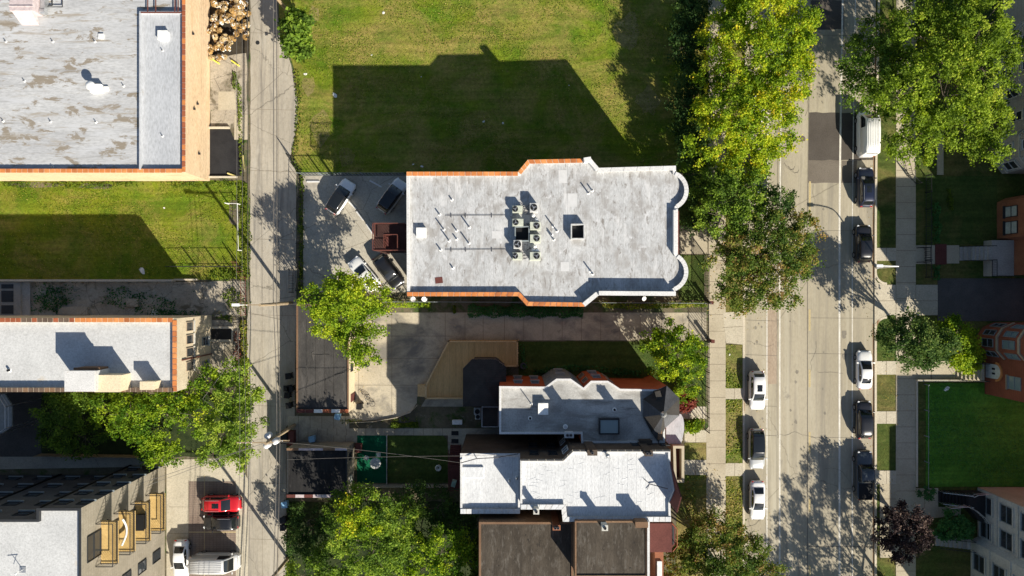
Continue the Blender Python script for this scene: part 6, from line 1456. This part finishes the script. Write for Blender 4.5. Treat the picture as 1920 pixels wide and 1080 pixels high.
# ================================================================== poles, wires, lamps
def upole(px, py, h, label, arms, transformers=0, lamp=None):
    x, y = P2(px, py); r = world_thing('utility_pole', label, 'utility pole', x, y, .1, 'wooden poles along the alley')
    mb = MB(); mb.tube((x, y, .05), (x, y, h), .22, .16, 10); mb.build('pole', M['pole'], r)
    for z, dx in arms:
        mb = MB(); mb.box((x + dx / 2 + .2, y, z), (abs(dx) + .9, .12, .12)); c = mb.build('crossarm', M['pole'], r)
        for k in (.55, .75, .95):
            q = MB(); q.lathe((x + dx * k, y, z + .06), [(.05, 0), (.07, .06), (.04, .15)], 8); q.build('insulator', M['ivory'], c)
    for k in range(transformers):
        a = 2.0 + k * 2.1; q = MB(); q.lathe((x + .6 * cos(a), y + .6 * sin(a), h - 2.0), [(.32, 0), (.34, .05), (.34, .85), (.26, .95), (.08, 1.0)], 14); q.build('transformer', M['whitepar'], r)
    if lamp:
        q = MB(); e = Vector((x + lamp[0], y + lamp[1], h - .6)); q.tube((x, y, h - 1.3), e, .045); q.box(e + Vector((lamp[0] * .08, 0, -.05)), (.8, .3, .14)); q.build('lamp_arm', M['white_metal'], r)
    return (x, y, h)
pA = upole(545, 28, 10, 'wooden pole at the very top of the alley beside palm like sapling', [(9.3, -3.0)])
pB = upole(547, 568, 10.4, 'wooden pole with white lamp arm at northwest corner of grey garage', [(9.6, -3.0)], 0, (-2.6, 0))
pC = upole(553, 797, 9.8, 'wooden pole carrying transformers between the two garages', [(9.3, -3.0), (8.3, 1.4)], 3)
pD = upole(541, 1046, 9.8, 'wooden pole at the bottom of the alley beside mid green tree', [(9.3, -3.0)])
def wire(a, b, label, sag=.35, r=.022, n=10, grp='overhead wires above the alley'):
    a, b = Vector(a), Vector(b); mb = MB(); pts = [a.lerp(b, t / n) - Vector((0, 0, sag * 4 * (t / n) * (1 - t / n))) for t in range(n + 1)]
    mb.path(pts, r, 5); return solo(mb, 'overhead_wire', [M['wire']], label, 'cable', grp)
for k, (dx, zz, rr) in enumerate(((-2.85, 9.5, .02), (-2.25, 9.5, .02), (-1.65, 9.5, .02), (-.15, 5.9, .045), (.1, 5.6, .04), (.35, 6.3, .03))):
    nm = ('westernmost power wire', 'middle power wire', 'easternmost power wire', 'thick dark telephone cable', 'second dark telephone cable', 'thin eastern telephone cable')[k]
    for (a, b, s_) in ((pA, pB, 'from the top edge down to the lamp pole'), (pB, pC, 'between lamp pole and transformer pole'), (pC, pD, 'from the transformer pole down to the bottom edge')):
        wire((a[0] + dx, a[1] + (12 if a is pA else 0), zz), (b[0] + dx, b[1] - (12 if b is pD else 0), zz), '%s %s' % (nm, s_), .3, rr)
SV = 'service wires to the houses'
wire((pC[0], pC[1], 8.6), P(866, 868, CL + .5), 'long service wire from transformer pole to the white roofed house', .6, grp=SV)
wire(P(538, 862, 7), P(975, 855, CC + .6), 'service wire crossing the turf yard to white roofed house', .6, grp=SV)
wire((pC[0], pC[1], 9), P(268, 905, 12), 'upper service wire from transformer pole to apartment block', .4, grp=SV)
wire((pC[0], pC[1], 8.7), P(272, 912, 11.5), 'lower service wire from transformer pole to apartment block', .5, grp=SV)
wire(P(380, 748, 7), (pC[0] - 1.4, pC[1], 9.2), 'service wire from transformer pole to thicket', .4, grp=SV)
wire(P(380, 748, 7), P(450, 650, 8), 'short service wire over the thicket tree', .3, grp=SV)
wire((pB[0], pB[1], 8.2), P(762, 566, 7), 'service wire from lamp pole to central block', .4, grp=SV)

# street lamp on the east sidewalk
lx, ly = P2(1690, 499, 5.3); lp = world_thing('street_lamp', 'white curved arm street lamp standing on the east sidewalk', 'street lamp', lx, ly, .1)
mb = MB(); mb.tube((lx, ly, .1), (lx, ly, 4.7), .11, .08, 10)
pts = [Vector((lx, ly, 4.7)), Vector((lx - .15, ly, 5.0)), Vector((lx - .6, ly, 5.2)), Vector((lx - 1.5, ly + .02, 5.35)), Vector((lx - 2.2, ly + .04, 5.38))]; mb.path(pts, .06, 8); mb.build('pole', M['white_metal'], lp)
mb = MB(); mb.box((lx - 2.5, ly + .05, 5.38), (.75, .34, .16)); mb.build('lamp_head', M['white_metal'], lp, bevel=.05)
mb = MB(); mb.tube((lx, ly, .1), (lx, ly, .4), .2, .16, 12); mb.build('base', M['metal'], lp)
# lamp just outside the frame corner: its head's shadow falls on the west walk
lx, ly = P2(1392, 1010); 

# ================================================================== small things
def cart(px, py, mat, label, rz=0, group='wheeled rubbish carts in the alley'):
    c = P(px, py, .9); r = thing('rubbish_cart', label, 'bin', (c.x, c.y, .1), rz, group)
    mb = MB(); mb.box((0, 0, .5), (.5, .55, .9), 0, 0, 1.18); mb.build('bin_body', mat, r, bevel=.03)
    mb = MB(); mb.box((.02, 0, .99), (.66, .72, .07)); mb.tube((-.36, -.25, .98), (-.36, .25, .98), .025); mb.build('lid', mat, r, bevel=.02)
    for y in (-.27, .27):
        mb = MB(); mb.tube((-.25, y - .04, .12), (-.25, y + .04, .12), .12, n=12); mb.build('wheel', M['rubber'], r)
for i, (x, y, m_, l_) in enumerate(((541, 705, 'black', 'black rubbish cart, northernmost beside the grey garage'), (538, 728, 'black', 'black rubbish cart, second from the north by the grey garage'), (545, 729, 'black', 'black rubbish cart touching the garage wall, second row'),
        (539, 741, 'black', 'black rubbish cart, third from the north by the grey garage'), (542, 760, 'black', 'black rubbish cart at the south end of the grey garage'), (534, 946, 'bluebin', 'pale blue recycling cart at southwest corner of the black roofed garage'),
        (531, 975, 'black', 'black rubbish cart south of the pale blue one'), (531, 989, 'black', 'black rubbish cart farthest south along the alley'), (585, 823, 'bluebin', 'blue bin standing north of the black roofed garage'), (633, 781, 'bluebin', 'pale blue bin at the foot of the grey garage'),
        (674, 762, 'black', 'round black bin at the southeast corner of grey garage'))):
    cart(x, y, M[m_], l_, rnd.uniform(-.3, .3) + (pi if m_ == 'black' else 0))
# dumpster-like boxes near garage 2
mb = MB(); c = P2(550, 818); mb.box((c[0], c[1], .6), (.7, 1.6, 1.0)); mb.box((c[0], c[1], 1.13), (.8, 1.7, .06)); solo(mb, 'storage_bin', [M['maroon']], 'dark maroon storage bin north of the black roofed garage', 'bin', bevel=.02)
mb = MB(); c = P2(539, 816); mb.box((c[0], c[1], .6), (.9, 1.4, 1.0)); mb.box((c[0], c[1], 1.13), (1.0, 1.5, .06)); solo(mb, 'storage_bin', [M['black']], 'black storage bin beside the transformer pole', 'bin', bevel=.02)
# bicycle
def bicycle(px, py, rz):
    c = P(px, py, .3); r = thing('bicycle', 'dark bicycle leaning beside the grey garage in the sunny courtyard', 'bicycle', (c.x, c.y, .112), rz)
    for x in (-.52, .52):
        pts = [Vector((x + .33 * cos(t * pi / 9), .25 * sin(t * pi / 9), .36 + .24 * sin(t * pi / 9))) for t in range(19)]
        mb = MB(); mb.path(pts, .025, 5); wh = mb.build('wheel', M['rubber'], r)
        mb = MB()
        for k in range(6): a = k * pi / 6; mb.tube((x - .32 * cos(a), -.24 * sin(a), .36 - .23 * sin(a)), (x + .32 * cos(a), .24 * sin(a), .36 + .23 * sin(a)), .005, n=4)
        mb.build('spokes', M['metal'], wh)
    mb = MB(); A = Vector((-.52, 0, .36)); B = Vector((.52, 0, .36)); Cc = Vector((-.05, -.03, .33)); D = Vector((-.2, .3, .72)); E = Vector((.36, .3, .74))
    for a, b in ((A, Cc), (A, D), (Cc, D), (D, E), (Cc, E), (E, B)): mb.tube(a, b, .022)
    mb.build('frame', M['dark'], r)
    mb = MB(); mb.path([E + Vector((.0, .05, .1)) + Vector((0, k, 0)) for k in (-.25, .25)], .02); mb.tube(E, E + Vector((0, .05, .12)), .02); mb.build('handlebar', M['metal'], r)
    mb = MB(); mb.box(D + Vector((0, .06, .1)), (.26, .12, .06)); mb.build('saddle', M['black'], r, bevel=.02)
bicycle(694, 750, 2.2)
# barbecue / motorbike under the garage tree
bb = thing('kettle_barbecue', 'black barbecue on wheels at the east wall of grey garage', 'barbecue', P(691, 682, .1))
mb = MB(); mb.lathe((0, 0, .55), [(.1, 0), (.3, .12), (.33, .25), (.3, .38), (.1, .47)], 16); mb.build('kettle', M['black'], bb)
mb = MB(); mb.box((-.5, .0, .7), (.5, .45, .04)); mb.build('side_shelf', M['dark'], bb)
mb = MB(); [mb.tube((.25 * cos(a), .25 * sin(a), 0), (.12 * cos(a), .12 * sin(a), .6), .02) for a in (.5, 2.6, 4.7)]; mb.build('leg', M['metal'], bb)
# patio table and chairs on the green turf
pt_ = thing('patio_table', 'round grey mesh table with pale pot on the green turf', 'table', P(706, 866, .1))
mb = MB(); mb.tube((0, 0, .72), (0, 0, .75), .66, n=24); mb.build('tabletop', M['ac2'], pt_)
for a in (.8, 2.4, 3.9, 5.5):
    mb = MB(); mb.tube((.5 * cos(a), .5 * sin(a), 0), (.35 * cos(a), .35 * sin(a), .72), .02); mb.build('leg', M['dark'], pt_)
mb = MB(); mb.lathe((0, 0, 0), [(.12, 0), (.16, .2), (.05, .24)], 12); o = solo(mb, 'flower_pot', [M['ivory']], 'pale pot standing on the round patio table', 'pot'); o.location = P(703, 870, .86)
def chair(px, py, rz, label):
    r = thing('patio_chair', label, 'chair', P(px, py, .11), rz, 'patio chairs on the green turf')
    mb = MB(); mb.box((0, 0, .43), (.5, .5, .05)); mb.build('seat', M['ac2'], r, bevel=.02)
    mb = MB(); mb.box((-.25, 0, .7), (.05, .5, .5)); mb.build('backrest', M['ac2'], r, bevel=.02)
    for x, y in ((-.2, -.2), (.2, -.2), (-.2, .2), (.2, .2)): mb = MB(); mb.tube((x, y, 0), (x, y, .42), .02); mb.build('leg', M['dark'], r)
chair(689, 857, -.4, 'grey patio chair on the west side of the round table'); chair(711, 851, -1.6, 'grey patio chair on the north side of the round table')
mb = MB(); mb.box((0, 0, .3), (.7, 1.0, .6)); mb.box((0, 0, .63), (.78, 1.08, .05)); o = solo(mb, 'garden_chest', [M['maroon']], 'brown garden chest against the east wall of black roofed garage', 'chest', bevel=.02); o.location = P(674, 838, .1)
# planter rings
def ring_planter(px, py, R, mat, label, z=.1):
    mb = MB(); mb.lathe((0, 0, 0), [(R, 0), (R * 1.02, .2), (R * .85, .3), (R * .6, .24), (R * .55, .1)], 20, 0); mb.lathe((0, 0, 0), [(R * .55, .08), (.01, .12)], 20, 1)
    o = solo(mb, 'planter_ring', [mat, M['soil']], label, 'planter'); o.location = P(px, py, z)
ring_planter(822, 877, .38, M['white'], 'white painted ring planter at east end of the yard lawn')
ring_planter(981, 686, .40, M['greyp'], 'dark round fire bowl on the grass east of the timber deck')
ring_planter(1302, 413, .42, M['greystone'], 'grey stone planter beside the path north of stoop')
# wheel stops in the parking lot
for i, (x0, y0, x1, y1, l_) in enumerate(((694, 339, 716, 351, 'between the two upper cars'), (576, 341, 600, 341, 'in the northwest corner'), (654, 378, 668, 392, 'behind the white car'), (669, 397, 682, 413, 'midway along the diagonal row'), (688, 420, 700, 440, 'beside the maroon porch'))):
    mb = MB(); mb.seg(P2(x0, y0), P2(x1, y1), -.09, .09, .112, .24); solo(mb, 'wheel_stop', [M['whitepar']], 'white concrete wheel stop ' + l_ + ' of the parking lot', 'wheel stop', 'parking lot wheel stops', .02)
# heat pumps behind the red house, propane etc.
for i, (x, y, s_) in enumerate(((895, 771, .8), (896, 781, .65))):
    c = P(x, y, .6); r = thing('ground_condenser', ['larger grey condenser on the ground behind dark roofed addition', 'smaller grey condenser on the ground behind dark roofed addition'][i], 'hvac unit', (c.x, c.y, .1), 0, 'ground condensers')
    mb = MB(); mb.box((0, 0, .35), (s_, s_, .7)); mb.build('housing', M['ac2'], r, bevel=.03); mb = MB(); mb.tube((0, 0, .7), (0, 0, .73), s_ * .38, n=18); mb.build('fan_opening', M['black'], r)
mb = MB(); mb.box((0, 0, .35), (1.15, .5, .6)); mb.box((0, 0, .68), (1.2, .55, .06)); o = solo(mb, 'deck_box', [M['ivory']], 'white storage box beside the ground condensers', 'box', bevel=.05); o.location = P(858, 790, .1)
for k, y in enumerate((812, 827)):
    mb = MB(); mb.box((0, 0, .05), (.85, .5, .06)); o = solo(mb, 'doormat', [M['black']], ['northern black mat on the concrete by maroon stairs', 'southern black mat on the concrete by maroon stairs'][k], 'mat', 'black mats by the stairs'); o.location = P(853, y, .1)
mb = MB(); mb.box((0, 0, .2), (.5, .9, .1)); mb.box((0, .35, .45), (.5, .1, .5)); o = solo(mb, 'lounge_chair', [plain('pale_green_fabric', (.35, .48, .40), .8)], 'pale green folding chair on the maroon landing', 'chair', bevel=.02); o.location = P(851, 906, 2.45); o.rotation_euler = (0, 0, -.3)
# yellow safety bars and curbs by the scrap
for i, (x0, y0, x1, y1) in enumerate(((399, 112, 412, 120), (436, 115, 449, 124))):
    mb = MB(); mb.tube((*P2(x0, y0), .35), (*P2(x1, y1), .35), .09); mb.tube((*P2(x0, y0), .05), (*P2(x0, y0), .35), .07); mb.tube((*P2(x1, y1), .05), (*P2(x1, y1), .35), .07)
    solo(mb, 'guard_bar', [M['ybar']], ['yellow guard bar at southwest edge of scrap heap', 'yellow guard bar at southeast edge of scrap heap'][i], 'barrier', 'yellow guard bars')
mb = MB(); mb.tube((*P2(457, 292), .2), (*P2(459, 318), .2), .11); mb.tube((*P2(428, 325), .2), (*P2(444, 331), .2), .11); solo(mb, 'yellow_kerb_pipe', [plain('faded_yellow', (.62, .52, .20), .7)], 'faded yellow pipe kerb at the corner of black tar pad', 'barrier')
mb = MB(); mb.prism(poly(rect(389, 331, 446, 334)), 0, .35); mb.prism(poly(rect(392, 239, 432, 242)), 0, .45); solo(mb, 'retaining_kerb', [M['curb']], 'low concrete kerb around the black tar pad', 'wall')
mb = MB(); mb.prism(poly([(396, 612), (440, 612), (440, 640), (396, 640)]), 0, .5); mb.prism(poly([(399, 616), (437, 616), (437, 636), (399, 636)]), .5, .52, 1); solo(mb, 'cellar_frame', [M['curb'], M['black']], 'concrete framed cellar opening behind the cream roofed block', 'cellar hatch')
mb = MB(); mb.prism(poly([(395, 640), (446, 640), (446, 700), (395, 700)]), 0, .3); solo(mb, 'back_terrace', [M['yardc']], 'raised grey concrete terrace behind the cream roofed block', 'terrace')
# litter: each piece is its own thing
for i, (x, y, s_, l_) in enumerate(((628, 178, .5, 'white board lying at left edge of the building shadow on lawn'), (719, 24, .3, 'white litter near top of the north lawn'), (697, 103, .15, 'small white litter scrap above the lawn shadow'), (790, 144, .12, 'tiny white scrap inside the lawn shadow'), (907, 228, .25, 'white litter in the middle of shaded lawn'),
        (943, 231, .22, 'second white litter piece in the shaded lawn, slightly east'), (791, 312, .3, 'crumpled white litter just north of central block corner'), (775, 308, .2, 'smaller crumpled litter north of central block corner'), (573, 139, .3, 'pale litter among weeds right of alley'), (267, 508, .7, 'white plastic bag at edge of foundation wall'), (290, 588, .8, 'white plastic bag beside the cream roofed block'),
        (308, 390, .2, 'small white scrap on the sunny western lawn'), (1067, 160, .12, 'tiny white scrap near the shadow corner of north lawn'), (1368, 665, .2, 'white scrap on the verge south of apron'), (1394, 795, .15, 'white scrap beside second west kerb car'), (1775, 729, .6, 'grey litter on north edge of the green lot'))):
    mb = MB(); n = 7; vs = [(0, 0, .12 * s_ + .03)] + [(s_ * (.5 + .35 * rnd.random()) * cos(2 * pi * k / n), s_ * (.3 + .3 * rnd.random()) * sin(2 * pi * k / n), .02 + .06 * rnd.random()) for k in range(n)]
    mb.add(vs, [(0, 1 + k, 1 + (k + 1) % n) for k in range(n)] + [tuple(range(n, 0, -1))]); o = solo(mb, 'litter', [M['ivory']], l_, 'litter', 'scattered litter'); o.location = P(x, y, .11); o.rotation_euler = (0, 0, rnd.uniform(0, 3))
# manholes
for x, y, l_ in ((1505, 260, 'round iron manhole cover in the lane west of the asphalt patch'),):
    mb = MB(); mb.tube((0, 0, 0), (0, 0, .012), .33, n=20); mb.tube((0, 0, .012), (0, 0, .016), .24, n=16); o = solo(mb, 'manhole_cover', [plain('cast_iron', (.14, .11, .09), .6)], l_, 'manhole cover'); o.location = P(x, y, .004)
mb = MB(); mb.tube((0, 0, 0), (0, 0, .015), .25, n=14); o = solo(mb, 'manhole_cover', [M['dark']], 'small dark cover in the upper alley', 'manhole cover'); o.location = P(483, 80, .104)

def tufts(name, x0, y0, x1, y1, n, size, mat, tint, z=.13, skip=None, dens=None):
    a = P2(x0, y1); b = P2(x1, y0); p = np.stack([npr.uniform(a[0], b[0], n), npr.uniform(a[1], b[1], n), npr.uniform(z - .02, z + .05, n)], 1)
    f = np.sin(p[:, 0] * .7 + 2) * np.sin(p[:, 1] * .9) + np.sin(p[:, 0] * .31 + p[:, 1] * .5) + npr.normal(size=n) * .8
    p = p[f > (dens if dens is not None else -.2)]
    o = leaves(name, p, size, mat, tint[0] + npr.normal(size=len(p)) * tint[1], up=1.0); recenter(o); o['kind'] = 'stuff'; return o
L_T = leafmat('grass_tuft', [(0, (.08, .14, .01)), (.5, (.16, .22, .015)), (.8, (.25, .26, .03)), (1, (.38, .32, .10))], .2)
L_F = leafmat('fallen_leaf', [(0, (.20, .12, .03)), (.5, (.42, .30, .05)), (1, (.55, .42, .10))], .1)
tufts('grass_tufts', 566, -20, 1270, 322, 42000, .06, L_T, (.45, .3))
tufts('grass_tufts', -10, 342, 440, 520, 16000, .06, L_T, (.45, .3))
tufts('grass_tufts', 1361, 646, 1391, 728, 700, .08, L_T, (.5, .35)); tufts('grass_tufts', 1361, 748, 1391, 868, 1000, .08, L_T, (.65, .35)); tufts('grass_tufts', 1361, 893, 1391, 1080, 1700, .08, L_T, (.85, .3))
tufts('grass_tufts', 1737, 720, 1930, 910, 5000, .07, L_H, (.9, .3), .14)
tufts('fallen_leaves', 1326, -20, 1400, 600, 1100, .055, L_F, (.5, .3), .135, dens=.1)
tufts('fallen_leaves', 1398, -20, 1445, 1080, 500, .05, L_F, (.5, .3), .03, dens=.1)
tufts('fallen_leaves', 1280, 880, 1392, 1080, 900, .06, L_F, (.4, .3), .14, dens=.1)
tufts('fallen_leaves', 1622, 0, 1638, 1080, 350, .05, L_F, (.5, .3), .03, dens=.2)
tufts('fallen_leaves', 1643, 600, 1716, 1080, 260, .05, L_F, (.5, .3), .14, dens=.2)
tufts('fallen_leaves', 560, 588, 860, 790, 260, .045, L_F, (.4, .3), .125, dens=.2)
